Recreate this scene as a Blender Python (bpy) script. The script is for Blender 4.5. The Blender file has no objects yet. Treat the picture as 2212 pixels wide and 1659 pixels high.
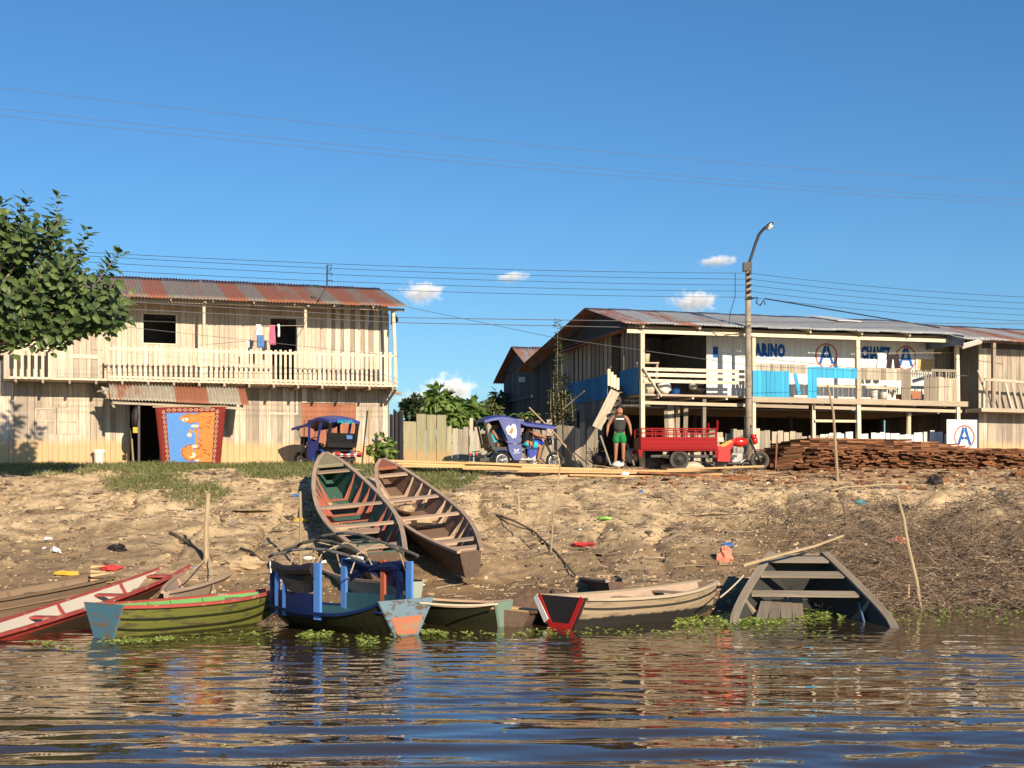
import bpy, math, random
import numpy as np
from mathutils import Vector, Matrix

random.seed(7); np.random.seed(7)
SC = bpy.context.scene
COL = SC.collection
V = Vector
R = math.radians

# ------------------------------------------------------------------ camera, sky, sun, exposure
FPX, CX, HY, CAMH = 3000.0, 1106.0, 1060.0, 2.4      # focal length in units of a 2212 px wide frame, horizon row, eye height
cam_d = bpy.data.cameras.new("camera"); cam = bpy.data.objects.new("camera", cam_d); COL.objects.link(cam)
cam.location = (0, 0, CAMH); cam.rotation_euler = (R(90), 0, 0)
cam_d.sensor_width = 36; cam_d.lens = FPX * 36 / 2212
cam_d.shift_y = (HY - 829.5) / 2212
cam_d.clip_start = .1; cam_d.clip_end = 6000
SC.camera = cam

SUN_AZ, SUN_EL = 25.0, 22.0          # degrees right of straight behind the camera, height
wd = bpy.data.worlds.new("World"); SC.world = wd; wd.use_nodes = True
wn = wd.node_tree; bg = wn.nodes['Background']
sky = wn.nodes.new('ShaderNodeTexSky'); sky.sky_type = 'NISHITA'; sky.sun_disc = False
sky.sun_elevation = R(SUN_EL); sky.sun_rotation = R(180 - SUN_AZ)
sky.altitude = 0; sky.air_density = 1.0; sky.dust_density = .3; sky.ozone_density = 4.0
hs = wn.nodes.new('ShaderNodeHueSaturation'); hs.inputs['Saturation'].default_value = 1.12
tnt = wn.nodes.new('ShaderNodeMix'); tnt.data_type = 'RGBA'; tnt.blend_type = 'MULTIPLY'; tnt.inputs[0].default_value = 1; tnt.inputs[7].default_value = (.77, 1.0, 1.13, 1)
wn.links.new(sky.outputs[0], hs.inputs['Color']); wn.links.new(hs.outputs[0], tnt.inputs[6]); wn.links.new(tnt.outputs[2], bg.inputs[0])
bg.inputs[1].default_value = .075
sun_d = bpy.data.lights.new("sun", 'SUN'); sun_d.energy = 5.0; sun_d.angle = R(.5); sun_d.color = (1, .83, .62)
sun = bpy.data.objects.new("sun", sun_d); COL.objects.link(sun)
SUND = V((-math.sin(R(SUN_AZ)) * math.cos(R(SUN_EL)), math.cos(R(SUN_AZ)) * math.cos(R(SUN_EL)), -math.sin(R(SUN_EL))))
sun.rotation_euler = SUND.to_track_quat('-Z', 'Y').to_euler(); sun.location = (10, -20, 20)
SC.view_settings.view_transform = 'Standard'; SC.view_settings.look = 'None'
SC.view_settings.exposure = .52; SC.view_settings.gamma = 1
SC.cycles.max_bounces = 6; SC.cycles.diffuse_bounces = 2; SC.cycles.volume_bounces = 3; SC.cycles.transparent_max_bounces = 12

# ------------------------------------------------------------------ points from the photograph's survey
def P(px, py, Y): return V(((px - CX) * Y / FPX, Y, CAMH + (HY - py) * Y / FPX))
def W(px, py, z=0.0):
    Y = (CAMH - z) * FPX / (py - HY); return P(px, py, Y)

def _h(ix, iy, s):
    v = np.sin(ix * 127.1 + iy * 311.7 + s * 74.7) * 43758.5453
    return v - np.floor(v)
def vn(x, y, s=0):
    x = np.asarray(x, float); y = np.asarray(y, float)
    ix = np.floor(x); iy = np.floor(y); fx = x - ix; fy = y - iy
    fx = fx * fx * (3 - 2 * fx); fy = fy * fy * (3 - 2 * fy)
    a = _h(ix, iy, s); b = _h(ix + 1, iy, s); c = _h(ix, iy + 1, s); d = _h(ix + 1, iy + 1, s)
    return (a + (b - a) * fx) * (1 - fy) + (c + (d - c) * fx) * fy - .5
def fbm(x, y, s=0, o=4):
    r = 0; a = 1
    for i in range(o):
        r = r + a * vn(np.asarray(x) * 2 ** i, np.asarray(y) * 2 ** i, s + i * 13); a *= .5
    return r
LPY = [0, 20, 26.0, 27.2, 31, 35, 38.5, 40.5, 42.5, 60, 900]
LPZ = [-3, -1.3, -.12, .1, .98, 1.9, 2.6, 2.98, 3.08, 3.15, 3.2]
RPY = [0, 20, 27.6, 28.6, 31, 34.2, 35.6, 36.6, 37.6, 41, 43, 60, 900]
RPZ = [-3, -1.4, -.12, .16, .75, 1.5, 1.92, 2.3, 2.48, 2.85, 3.05, 3.15, 3.2]
def tz(X, Y):
    X = np.asarray(X, float); Y = np.asarray(Y, float)
    Yw = Y + 1.1 * vn(X * .28, Y * .1, 3) * np.clip((44 - Y) / 6, 0, 1)
    t = np.clip((X - 2) / 5, 0, 1); t = t * t * (3 - 2 * t)
    z = np.interp(Yw, LPY, LPZ) * (1 - t) + np.interp(Yw, RPY, RPZ) * t
    near = np.clip((44.5 - Y) / 4, 0, 1) * np.clip((Y - 24) / 3, 0, 1)
    z = z + near * (.22 * fbm(X * .55, Y * .7, 11, 3) + .075 * fbm(X * 2.1, Y * 2.6, 21, 3))
    gl_ = np.clip(1 - np.abs(2.2 * vn(X * .75 + .5 * vn(X * .4, Y * .5, 71), Y * .16, 73)), 0, 1) ** 7
    z = z - gl_ * .20 * np.clip((Y - 28.5) / 3, 0, 1) * np.clip((39.5 - Y) / 3, 0, 1)
    cl = np.clip(1 - np.abs(Y - 36) / 3, 0, 1) * t
    z = z + cl * .22 * fbm(X * 1.1, Y * 1.4, 41, 3)
    return z
def G(px, py, far=46):
    for Y in np.arange(23, far, .05):
        q = P(px, py, Y)
        if q.z <= float(tz(q.x, q.y)): return V((q.x, q.y, float(tz(q.x, q.y))))
    return P(px, py, 43)
def ground_at(x, y): return V((x, y, float(tz(x, y))))

# ------------------------------------------------------------------ objects, labels
WORLDLOC = {}
def tag(o, label=None, cat=None, group=None, kind=None):
    if label: o['label'] = label
    if cat: o['category'] = cat
    if group: o['group'] = group
    if kind: o['kind'] = kind
    return o
def thing(name, label, cat, loc, group=None):
    o = bpy.data.objects.new(name, None); COL.objects.link(o)
    o.location = loc; o.empty_display_size = .2; WORLDLOC[o] = V(loc)
    return tag(o, label, cat, group)

class MB:
    def __init__(s, M=None): s.v = []; s.f = []; s.lp = []; s.t = []; s.M = M
    def add(s, vs, fs, lp=None, t=None):
        b = len(s.v); vs = [V(q) for q in vs]
        s.lp += [V(q) for q in (lp if lp is not None else vs)]
        s.v += [s.M @ q for q in vs] if s.M else vs
        t = random.random() if t is None else t
        s.t += t if isinstance(t, list) else [t] * len(vs)
        s.f += [tuple(i + b for i in f) for f in fs]
    BF = [(0, 3, 2, 1), (4, 5, 6, 7), (0, 1, 5, 4), (1, 2, 6, 5), (2, 3, 7, 6), (3, 0, 4, 7)]
    def hexa(s, c8, lp=None, t=None): s.add(c8, MB.BF, lp, t)
    def box(s, c, d, t=None, rz=0):
        c = V(c); x, y, z = d[0] / 2, d[1] / 2, d[2] / 2
        pts = [V((i * x, j * y, k * z)) for k in (-1, 1) for i, j in ((-1, -1), (1, -1), (1, 1), (-1, 1))]
        if rz: m = Matrix.Rotation(rz, 3, 'Z'); pts = [m @ q for q in pts]
        s.hexa([c + q for q in pts], None, t)
    def plank(s, a, b, w, h, up=(0, 0, 1), t=None, w2=None, h2=None):
        a = V(a); b = V(b); d = b - a; L = d.length
        if L < 1e-6: return
        d = d / L; up = V(up)
        sd = d.cross(up)
        if sd.length < 1e-3: sd = d.cross(V((0, 1, 0)))
        sd.normalize(); u = sd.cross(d).normalized()
        w2 = w if w2 is None else w2; h2 = h if h2 is None else h2
        r = random.uniform(0, 50); pts = []; lp = []
        for q, ww, hh, l in ((a, w, h, 0), (b, w2, h2, L)):
            for i, j in ((-1, -1), (1, -1), (1, 1), (-1, 1)):
                pts.append(q + sd * (i * ww / 2) + u * (j * hh / 2)); lp.append((r + l, i * ww / 2 + r, j * hh / 2))
        s.hexa(pts, lp, t)
    def rail(s, pts, w, h, up=(0, 0, 1), t=None):
        pts = [V(p) for p in pts]; n = len(pts); vs = []; lp = []; L = 0; r = random.uniform(0, 50)
        for i, p in enumerate(pts):
            d = (pts[min(i + 1, n - 1)] - pts[max(i - 1, 0)]).normalized()
            if i: L += (p - pts[i - 1]).length
            sd = d.cross(V(up)).normalized(); u = sd.cross(d).normalized()
            for a, b in ((-1, -1), (1, -1), (1, 1), (-1, 1)):
                vs.append(p + sd * a * w / 2 + u * b * h / 2); lp.append((r + L, a * w / 2 + r, b * h / 2))
        fs = [(0, 1, 2, 3), tuple(4 * (n - 1) + k for k in (3, 2, 1, 0))]
        for i in range(n - 1):
            for k in range(4):
                fs.append((4 * i + k, 4 * (i + 1) + k, 4 * (i + 1) + (k + 1) % 4, 4 * i + (k + 1) % 4))
        s.add(vs, [f[::-1] for f in fs], lp, t)
    def tube(s, pts, r, n=6, t=None, caps=True):
        pts = [V(p) for p in pts]; m = len(pts); vs = []; lp = []; L = 0; o = random.uniform(0, 50)
        rs = r if isinstance(r, (list, tuple)) else [r] * m
        ref = None
        for i, p in enumerate(pts):
            d = (pts[min(i + 1, m - 1)] - pts[max(i - 1, 0)])
            d = d.normalized() if d.length > 1e-9 else V((0, 0, 1))
            if ref is None:
                ref = V((0, 0, 1)) if abs(d.z) < .9 else V((1, 0, 0))
            a = (ref - d * ref.dot(d)).normalized(); ref = a; b = d.cross(a)
            if i: L += (p - pts[i - 1]).length
            for k in range(n):
                an = 2 * math.pi * k / n
                vs.append(p + (a * math.cos(an) + b * math.sin(an)) * rs[i]); lp.append((o + L, math.cos(an) * rs[i], math.sin(an) * rs[i]))
        fs = [(i * n + k, i * n + (k + 1) % n, (i + 1) * n + (k + 1) % n, (i + 1) * n + k) for i in range(m - 1) for k in range(n)]
        if caps: fs += [tuple(range(n))[::-1], tuple((m - 1) * n + k for k in range(n))]
        s.add(vs, fs, lp, t)
    def ring(s, c, ax, rad, r, n=20, m=6, t=None, arc=(0, 2 * math.pi)):
        c = V(c); ax = V(ax).normalized(); e = V((0, 0, 1)) if abs(ax.z) < .9 else V((1, 0, 0))
        a = (e - ax * e.dot(ax)).normalized(); b = ax.cross(a); full = arc[1] - arc[0] > 6.28
        k = n if full else n + 1; vs = []; rr = r if isinstance(r, tuple) else (r, r)
        for i in range(k):
            an = arc[0] + (arc[1] - arc[0]) * i / n; d = a * math.cos(an) + b * math.sin(an)
            for j in range(m):
                q = 2 * math.pi * j / m; vs.append(c + d * (rad + rr[0] * math.cos(q)) + ax * rr[1] * math.sin(q))
        fs = [(i * m + j, ((i + 1) % k) * m + j, ((i + 1) % k) * m + (j + 1) % m, i * m + (j + 1) % m) for i in range(n) for j in range(m)]
        s.add(vs, fs, None, t)
    def disc(s, c, ax, r0, w, n=18, t=None):
        c = V(c); ax = V(ax).normalized(); s.tube([c - ax * w / 2, c + ax * w / 2], r0, n, t)
    def ell(s, c, r, n=10, m=7, jit=0, t=None, M=None):
        c = V(c); vs = []; r = V(r) if not isinstance(r, (int, float)) else V((r, r, r))
        for i in range(m + 1):
            th = math.pi * i / m
            for j in range(n):
                ph = 2 * math.pi * j / n; k = 1 + random.uniform(-jit, jit)
                q = V((r.x * math.sin(th) * math.cos(ph) * k, r.y * math.sin(th) * math.sin(ph) * k, r.z * math.cos(th) * k))
                vs.append(c + (M @ q if M else q))
        fs = [(i * n + j, (i + 1) * n + j, (i + 1) * n + (j + 1) % n, i * n + (j + 1) % n) for i in range(m) for j in range(n)]
        s.add(vs, fs, None, t)
    def lathe(s, c, prof, n=14, t=None):
        c = V(c); vs = []; m = len(prof)
        for r, z in prof:
            for j in range(n): vs.append(c + V((r * math.cos(2 * math.pi * j / n), r * math.sin(2 * math.pi * j / n), z)))
        s.add(vs, [(i * n + j, i * n + (j + 1) % n, (i + 1) * n + (j + 1) % n, (i + 1) * n + j) for i in range(m - 1) for j in range(n)] + [tuple(range(n))[::-1], tuple((m - 1) * n + j for j in range(n))], None, t)
    def prism(s, poly, o, ux, uy, th, t=None):
        o = V(o); ux = V(ux); uy = V(uy); nz = ux.cross(uy).normalized(); n = len(poly)
        vs = [o + ux * a + uy * b + nz * th / 2 for a, b in poly] + [o + ux * a + uy * b - nz * th / 2 for a, b in poly]
        r = random.uniform(0, 20); lp = [(a + r, b + r, 0) for a, b in poly] * 2
        s.add(vs, [tuple(range(n)), tuple(range(2 * n - 1, n - 1, -1))] + [(i, i + n, (i + 1) % n + n, (i + 1) % n) for i in range(n)], lp, t)
    def loft(s, rows, lprows=None, t=None, closed=False):
        n = len(rows[0]); vs = [q for r in rows for q in r]
        lp = [q for r in lprows for q in r] if lprows else None
        k = n if closed else n - 1
        s.add(vs, [(i * n + j, i * n + (j + 1) % n, (i + 1) * n + (j + 1) % n, (i + 1) * n + j) for i in range(len(rows) - 1) for j in range(k)], lp, t)
    def build(s, name, mat, parent=None, smooth=False, origin=None):
        if not s.v: return None
        co = np.array([tuple(q) for q in s.v])
        if origin is None:
            lo = co.min(0); hi = co.max(0); origin = V(((lo[0] + hi[0]) / 2, (lo[1] + hi[1]) / 2, lo[2]))
        me = bpy.data.meshes.new(name)
        me.from_pydata([tuple(q) for q in (co - np.array(origin))], [], s.f)
        a = me.attributes.new('lp', 'FLOAT_VECTOR', 'POINT'); a.data.foreach_set('vector', np.array([tuple(q) for q in s.lp], np.float32).ravel())
        a = me.attributes.new('tint', 'FLOAT', 'POINT'); a.data.foreach_set('value', np.array(s.t, np.float32))
        me.materials.append(mat)
        if smooth: me.polygons.foreach_set('use_smooth', [True] * len(me.polygons))
        me.update()
        return link_mesh(name, me, parent, origin)
def link_mesh(name, me, parent, origin):
    o = bpy.data.objects.new(name, me); COL.objects.link(o); WORLDLOC[o] = V(origin)
    if parent is not None: o.parent = parent; o.location = V(origin) - WORLDLOC[parent]
    else: o.location = origin
    return o
def copy_tree(o, delta=None, parent=None):
    c = o.copy(); COL.objects.link(c)
    if parent is not None: c.parent = parent
    if delta is not None: c.location = o.location + V(delta)
    WORLDLOC[c] = WORLDLOC[o] + V(delta or (0, 0, 0))
    for ch in o.children: copy_tree(ch, None, c)
    return c

class Frame:                     # a vertical facade plane: u runs right along it, off runs back behind it
    def __init__(s, pxa, Ya, pxb, Yb):
        a = P(pxa, HY, Ya); b = P(pxb, HY, Yb); a.z = b.z = 0
        s.o = a; s.t = (b - a).normalized(); s.n = V((s.t.y, -s.t.x, 0))
    def uz(s, px, py, off=0.0):
        d = V(((px - CX) / FPX, 1, (HY - py) / FPX)); c = V((0, 0, CAMH))
        k = (-off - (c - s.o).dot(s.n)) / d.dot(s.n); q = c + d * k
        return (q - s.o).dot(s.t), q.z
    def pt(s, u, z, off=0.0): q = s.o + s.t * u - s.n * off; return V((q.x, q.y, z))
    def at(s, px, py, off=0.0): u, z = s.uz(px, py, off); return s.pt(u, z, off)
def fbox(mb, F, u0, u1, z0, z1, o0, o1, t=None, grain='z'):
    za, zb = z0 if isinstance(z0, tuple) else (z0, z0); ta, tb = z1 if isinstance(z1, tuple) else (z1, z1)
    q = [(u0, za, o0), (u1, zb, o0), (u1, zb, o1), (u0, za, o1), (u0, ta, o0), (u1, tb, o0), (u1, tb, o1), (u0, ta, o1)]
    r = random.uniform(0, 40)
    lp = [(z, u + r, o) if grain == 'z' else (u + r, z + r, o) for u, z, o in q]
    mb.hexa([F.pt(*k) for k in q], lp, t)
def boards(mb, F, u0, u1, zb, zt, off, w=.2, holes=(), th=.025, gap=.004, alt=None, jit=.008, wj=.25):
    cuts = [u0]; edges = sorted([h[0] for h in holes] + [h[1] for h in holes] + [u1]); e = [k for k in edges if u0 < k <= u1]
    for k in e:
        a = cuts[-1]; n = max(1, round((k - a) / w))
        xs = [a + (k - a) * (i + (random.uniform(-wj, wj) if 0 < i < n else 0)) / n for i in range(1, n + 1)]
        cuts += xs
    for i in range(len(cuts) - 1):
        a, b = cuts[i] + gap, cuts[i + 1] - gap
        if b - a < .01: continue
        m = (a + b) / 2; lo = (zb(a), zb(b)); hi = (zt(a), zt(b)); tt = random.random() if alt is None else alt(m, i)
        segs = [(lo, hi)]
        for h in holes:
            if h[0] < m < h[1]:
                ns = []
                for l, g in segs:
                    if h[2] > l[0] + .02: ns.append((l, (min(h[2], g[0]), min(h[2], g[1]))))
                    if h[3] < g[0] - .02: ns.append(((max(h[3], l[0]), max(h[3], l[1])), g))
                segs = ns
        oj = random.uniform(-jit, jit)
        for l, g in segs: fbox(mb, F, a, b, l, g, off + oj, off + th + oj, tt)
def line(x0, y0, x1, y1): return lambda x: y0 + (y1 - y0) * (x - x0) / (x1 - x0)
# ------------------------------------------------------------------ procedural materials
class NT:
    def __init__(s, name):
        s.m = bpy.data.materials.new(name); s.m.use_nodes = True; s.t = s.m.node_tree
        s.b = s.t.nodes['Principled BSDF']; s.out = s.t.nodes['Material Output']
    def n(s, ty, **k):
        q = s.t.nodes.new(ty)
        for a, b in k.items(): setattr(q, a, b)
        return q
    def l(s, a, b): s.t.links.new(a, b)
    def attr(s, nm): q = s.n('ShaderNodeAttribute'); q.attribute_name = nm; return q
    def mapv(s, vec, sc, loc=(0, 0, 0)):
        q = s.n('ShaderNodeMapping'); q.inputs['Scale'].default_value = sc; q.inputs['Location'].default_value = loc; s.l(vec, q.inputs[0]); return q.outputs[0]
    def noise(s, vec, sc=1, det=4, rough=.6, dist=0):
        q = s.n('ShaderNodeTexNoise'); q.inputs['Scale'].default_value = sc; q.inputs['Detail'].default_value = det
        q.inputs['Roughness'].default_value = rough; q.inputs['Distortion'].default_value = dist; s.l(vec, q.inputs['Vector']); return q.outputs['Fac']
    def ramp(s, fac, stops, mode='LINEAR'):
        q = s.n('ShaderNodeValToRGB'); e = q.color_ramp.elements; q.color_ramp.interpolation = mode
        while len(e) < len(stops): e.new(.5)
        for i, (p, c) in enumerate(stops):
            e[i].position = p; e[i].color = (*c, 1) if len(c) == 3 else c
        s.l(fac, q.inputs[0]); return q.outputs[0]
    def math(s, op, a, b=None, clamp=False):
        q = s.n('ShaderNodeMath', operation=op); q.use_clamp = clamp
        for i, k in enumerate((a, b)):
            if k is None: continue
            if isinstance(k, (int, float)): q.inputs[i].default_value = k
            else: s.l(k, q.inputs[i])
        return q.outputs[0]
    def mix(s, fac, a, b, mode='MIX'):
        q = s.n('ShaderNodeMix', data_type='RGBA', blend_type=mode)
        for i, k in ((0, fac), (6, a), (7, b)):
            if isinstance(k, (int, float)): q.inputs[i].default_value = k
            elif isinstance(k, tuple): q.inputs[i].default_value = (*k, 1)
            else: s.l(k, q.inputs[i])
        return q.outputs[2]
    def bump(s, h, st=.3, d=.01):
        q = s.n('ShaderNodeBump'); q.inputs['Strength'].default_value = st; q.inputs['Distance'].default_value = d; s.l(h, q.inputs['Height']); s.l(q.outputs[0], s.b.inputs['Normal'])
    def fin(s, col, rough=.8, metal=0, spec=.3):
        if isinstance(col, tuple): s.b.inputs['Base Color'].default_value = (*col, 1)
        else: s.l(col, s.b.inputs['Base Color'])
        if isinstance(rough, (int, float)): s.b.inputs['Roughness'].default_value = rough
        else: s.l(rough, s.b.inputs['Roughness'])
        s.b.inputs['Metallic'].default_value = metal; s.b.inputs['Specular IOR Level'].default_value = spec
        return s.m
B_, W_ = (0, 0, 0), (1, 1, 1)
def m_wood(name, dark, light, grey=None, sx=1.2, sy=26, flood=None, gamt=.5, tv=(.62, 1.12), rough=.85):
    k = NT(name); lp = k.attr('lp').outputs['Vector']; ti = k.attr('tint').outputs['Fac']
    g = k.noise(k.mapv(lp, (sx, sy, sy)), 1, 6, .65, .4)
    c = k.mix(k.ramp(g, [(.3, B_), (.72, W_)]), dark, light)
    if grey:
        b = k.noise(k.mapv(lp, (.7, 3, 3), (3, 1, 0)), 1, 4, .7)
        c = k.mix(k.math('MULTIPLY', k.ramp(k.math('ADD', b, k.math('MULTIPLY', k.math('SUBTRACT', k.math('FRACT', k.math('MULTIPLY', ti, 9.7)), .5), .35)), [(.40, B_), (.66, W_)]), gamt), c, grey)
    tvn = k.n('ShaderNodeMapRange'); tvn.clamp = False; tvn.inputs[3].default_value = tv[0]; tvn.inputs[4].default_value = tv[1]; k.l(ti, tvn.inputs[0])
    h = k.n('ShaderNodeHueSaturation'); k.l(c, h.inputs['Color']); k.l(tvn.outputs[0], h.inputs['Value']); c = h.outputs[0]
    kn = k.noise(k.mapv(lp, (4, 12, 12), (9, 2, 1)), 1, 2)
    c = k.mix(k.math('MULTIPLY', k.ramp(kn, [(.68, B_), (.76, W_)]), .45), c, tuple(x * .45 for x in dark))
    if flood:
        geo = k.n('ShaderNodeNewGeometry'); sp = k.n('ShaderNodeSeparateXYZ'); k.l(geo.outputs['Position'], sp.inputs[0])
        nz = k.noise(k.mapv(geo.outputs['Position'], (.9, .9, .6)), 1, 4)
        z = k.math('ADD', sp.outputs['Z'], k.math('MULTIPLY', k.math('SUBTRACT', nz, .5), .35))
        f = k.ramp(k.math('MULTIPLY', k.math('SUBTRACT', z, flood[0] - .12), 4.2), [(0, W_), (1, B_)])
        c = k.mix(k.math('MULTIPLY', f, .92), c, flood[1])
    k.bump(g, .35, .006)
    return k.fin(c, rough, 0, .2)
def m_paint(name, col, under, amt=.5, rough=.55, sc=(3, 8, 8), low=None):
    k = NT(name); lp = k.attr('lp').outputs['Vector']; ti = k.attr('tint').outputs['Fac']
    n1 = k.noise(k.mapv(lp, sc), 1, 7, .68); n2 = k.noise(k.mapv(lp, (1.3, 1.3, 1.3)), 1, 3)
    c = k.mix(k.math('MULTIPLY', n2, .5), col, tuple(x * .62 for x in col))
    w = k.ramp(n1, [(.5 + .3 * (1 - amt), B_), (.56 + .3 * (1 - amt), W_)])
    c = k.mix(w, c, under)
    tvn = k.n('ShaderNodeMapRange'); tvn.inputs[3].default_value = .82; tvn.inputs[4].default_value = 1.1; k.l(ti, tvn.inputs[0])
    h = k.n('ShaderNodeHueSaturation'); k.l(c, h.inputs['Color']); k.l(tvn.outputs[0], h.inputs['Value']); c = h.outputs[0]
    if low:                                              # painted or tarred lower band of a hull, split at a height in hull space
        sp = k.n('ShaderNodeSeparateXYZ'); k.l(lp, sp.inputs[0])
        nn = k.noise(k.mapv(lp, (7, 1, 1)), 1, 4)
        z = k.math('ADD', sp.outputs['Z'], k.math('MULTIPLY', k.math('SUBTRACT', nn, .5), low[2]))
        f = k.ramp(k.math('ADD', k.math('MULTIPLY', k.math('SUBTRACT', z, low[0]), 14), .5), [(.3, W_), (.7, B_)])
        c = k.mix(f, c, k.mix(n1, low[1], tuple(x * .5 for x in low[1])))
    k.bump(n1, .25, .004)
    return k.fin(c, rough, 0, .12)
def m_roof(name, grey, rust, rust2, bias=.5, tw=.55):
    k = NT(name); lp = k.attr('lp').outputs['Vector']; ti = k.attr('tint').outputs['Fac']
    n1 = k.noise(k.mapv(lp, (.8, 3.5, 1)), 1, 6, .7); n2 = k.noise(k.mapv(lp, (2.5, 9, 1), (5, 0, 0)), 1, 5, .7)
    s = k.math('ADD', k.math('MULTIPLY', k.math('SUBTRACT', ti, .5), tw), n1)
    f = k.ramp(s, [(bias - .07, B_), (bias + .07, W_)])
    rc = k.mix(n2, rust, rust2); gc = k.mix(k.ramp(n2, [(.35, B_), (.7, W_)]), grey, tuple(x * .66 for x in grey))
    k.bump(n2, .2, .004)
    return k.fin(k.mix(f, gc, rc), .62, 0, .35)
def m_plain(name, col, rough=.6, metal=0, spec=.4, var=.25, sc=6):
    k = NT(name); lp = k.attr('lp').outputs['Vector']
    n1 = k.noise(k.mapv(lp, (sc, sc, sc)), 1, 5, .65)
    return k.fin(k.mix(k.ramp(n1, [(.35, B_), (.7, W_)]), col, tuple(x * (1 - var) for x in col)), rough, metal, spec)
def m_leaf(name, a, b, tr=.25, rough=.5):
    k = NT(name); ti = k.attr('tint').outputs['Fac']
    c = k.mix(ti, a, b); k.fin(c, rough, 0, .4)
    tb = k.n('ShaderNodeBsdfTranslucent'); k.l(k.mix(.5, c, tuple(x * 1.4 for x in b)), tb.inputs[0])
    mx = k.n('ShaderNodeMixShader'); mx.inputs[0].default_value = tr
    k.l(k.b.outputs[0], mx.inputs[1]); k.l(tb.outputs[0], mx.inputs[2]); k.l(mx.outputs[0], k.out.inputs[0])
    return k.m
def m_ground():
    k = NT('bank_earth'); geo = k.n('ShaderNodeNewGeometry'); p = geo.outputs['Position']
    sp = k.n('ShaderNodeSeparateXYZ'); k.l(p, sp.inputs[0]); X, Y, Z = sp.outputs
    big = k.noise(k.mapv(p, (.35, .5, .8)), 1, 4, .6, .5); mid = k.noise(k.mapv(p, (1.6, 1.1, 2.5)), 1, 6, .68, .3); fine = k.noise(k.mapv(p, (9, 7, 9)), 1, 6, .7)
    sand = k.mix(fine, (.55, .405, .225), (.78, .60, .365)); clay = k.mix(mid, (.44, .295, .145), (.62, .44, .235)); mud = k.mix(fine, (.15, .10, .056), (.35, .245, .14))
    h = k.math('ADD', k.math('MULTIPLY', Z, .3), k.math('MULTIPLY', big, .9))
    c = k.mix(k.ramp(h, [(.55, B_), (1.0, W_)]), mud, sand)
    c = k.mix(k.ramp(k.math('ADD', k.math('MULTIPLY', mid, 1.0), k.math('MULTIPLY', fine, .35)), [(.58, B_), (.8, W_)]), c, mud)
    c = k.mix(k.ramp(k.math('ADD', mid, k.math('MULTIPLY', big, .4)), [(.3, W_), (.48, B_)]), c, clay)
    # trodden reddish mud on the terrace, right of the landing
    red = k.math('MULTIPLY', k.ramp(k.math('ADD', Z, k.math('MULTIPLY', mid, .5)), [(.0, B_), (1, W_)]), 1)
    tr = k.math('MULTIPLY', k.ramp(k.math('MULTIPLY', k.math('SUBTRACT', X, 1.5), .25), [(0, B_), (1, W_)]), k.ramp(k.math('SUBTRACT', k.math('ADD', Z, k.math('MULTIPLY', mid, .35)), 2.2), [(.45, B_), (.75, W_)]))
    c = k.mix(k.math('MULTIPLY', tr, .85), c, k.mix(fine, (.27, .155, .08), (.40, .25, .14)))
    # brush litter staining the right foot of the bank
    br = k.math('MULTIPLY', k.ramp(k.math('MULTIPLY', k.math('SUBTRACT', X, 3.2), .3), [(0, B_), (1, W_)]), k.ramp(k.math('ADD', Z, k.math('MULTIPLY', mid, .9)), [(.0, W_), (1, W_)]))
    br = k.math('MULTIPLY', br, k.ramp(k.math('ADD', k.math('MULTIPLY', Z, .35), k.math('MULTIPLY', mid, .3)), [(.62, W_), (.84, B_)]))
    c = k.mix(k.math('MULTIPLY', br, .8), c, k.mix(fine, (.075, .05, .03), (.22, .145, .085)))
    # low grass film: upper left and round the beached boats
    gx = k.ramp(k.math('MULTIPLY', k.math('SUBTRACT', 1.0, X), .3), [(0, B_), (1, W_)])
    gm = k.ramp(k.math('ADD', k.math('MULTIPLY', Z, .3), k.math('MULTIPLY', k.noise(k.mapv(p, (.55, .45, .4), (4, 2, 0)), 1, 5, .65), .8)), [(1.16, B_), (1.26, W_)])
    c = k.mix(k.math('MULTIPLY', k.math('MULTIPLY', gx, gm), .6), c, k.mix(fine, (.07, .095, .028), (.16, .17, .06)))
    wet = k.ramp(k.math('ADD', Z, k.math('MULTIPLY', k.math('SUBTRACT', mid, .5), .5)), [(.06, W_), (.5, B_)])
    c = k.mix(k.math('MULTIPLY', wet, .75), c, (.085, .055, .032))
    k.bump(k.math('ADD', k.math('MULTIPLY', mid, 1.0), k.math('MULTIPLY', fine, .6)), .7, .10)
    return k.fin(c, .92, 0, .15)
def m_water():
    k = NT('river_water'); geo = k.n('ShaderNodeNewGeometry'); p = geo.outputs['Position']
    a = k.noise(k.mapv(p, (.9, 5.5, 1)), 1, 4, .55, .3); b = k.noise(k.mapv(p, (3.5, 15, 1), (3, 7, 0)), 1, 3, .5)
    k.bump(b, .02, .02)
    k.fin((.05, .034, .016), .0, 0, .5); k.b.inputs['IOR'].default_value = 1.62
    return k.m

CREAM = (.70, .56, .39)
M = {}
M['wall_l'] = m_wood('cream_weathered_planks', (.47, .37, .27), (.79, .68, .54), (.37, .31, .26), 1.1, 20, None, .55)
M['wall_low'] = m_wood('flood_stained_planks', (.43, .345, .26), (.80, .69, .55), (.30, .26, .22), .9, 18, (3.98, (.56, .38, .20)), .75)
M['rail_l'] = m_wood('pale_railing_wood', (.60, .49, .36), (.82, .71, .54), None, 1.5, 24, None, .4, (.8, 1.1))
M['beam'] = m_wood('weathered_beam_wood', (.36, .28, .19), (.62, .50, .35), (.33, .29, .24), 1.2, 22, None, .5)
M['cream'] = m_wood('cream_beam_wood', (.58, .48, .33), (.80, .69, .51), None, 1.2, 22, None, .4, (.82, 1.08))
M['dark'] = m_wood('old_dark_planks', (.075, .07, .065), (.17, .16, .145), (.11, .12, .13), 1.0, 18, None, .5)
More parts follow.
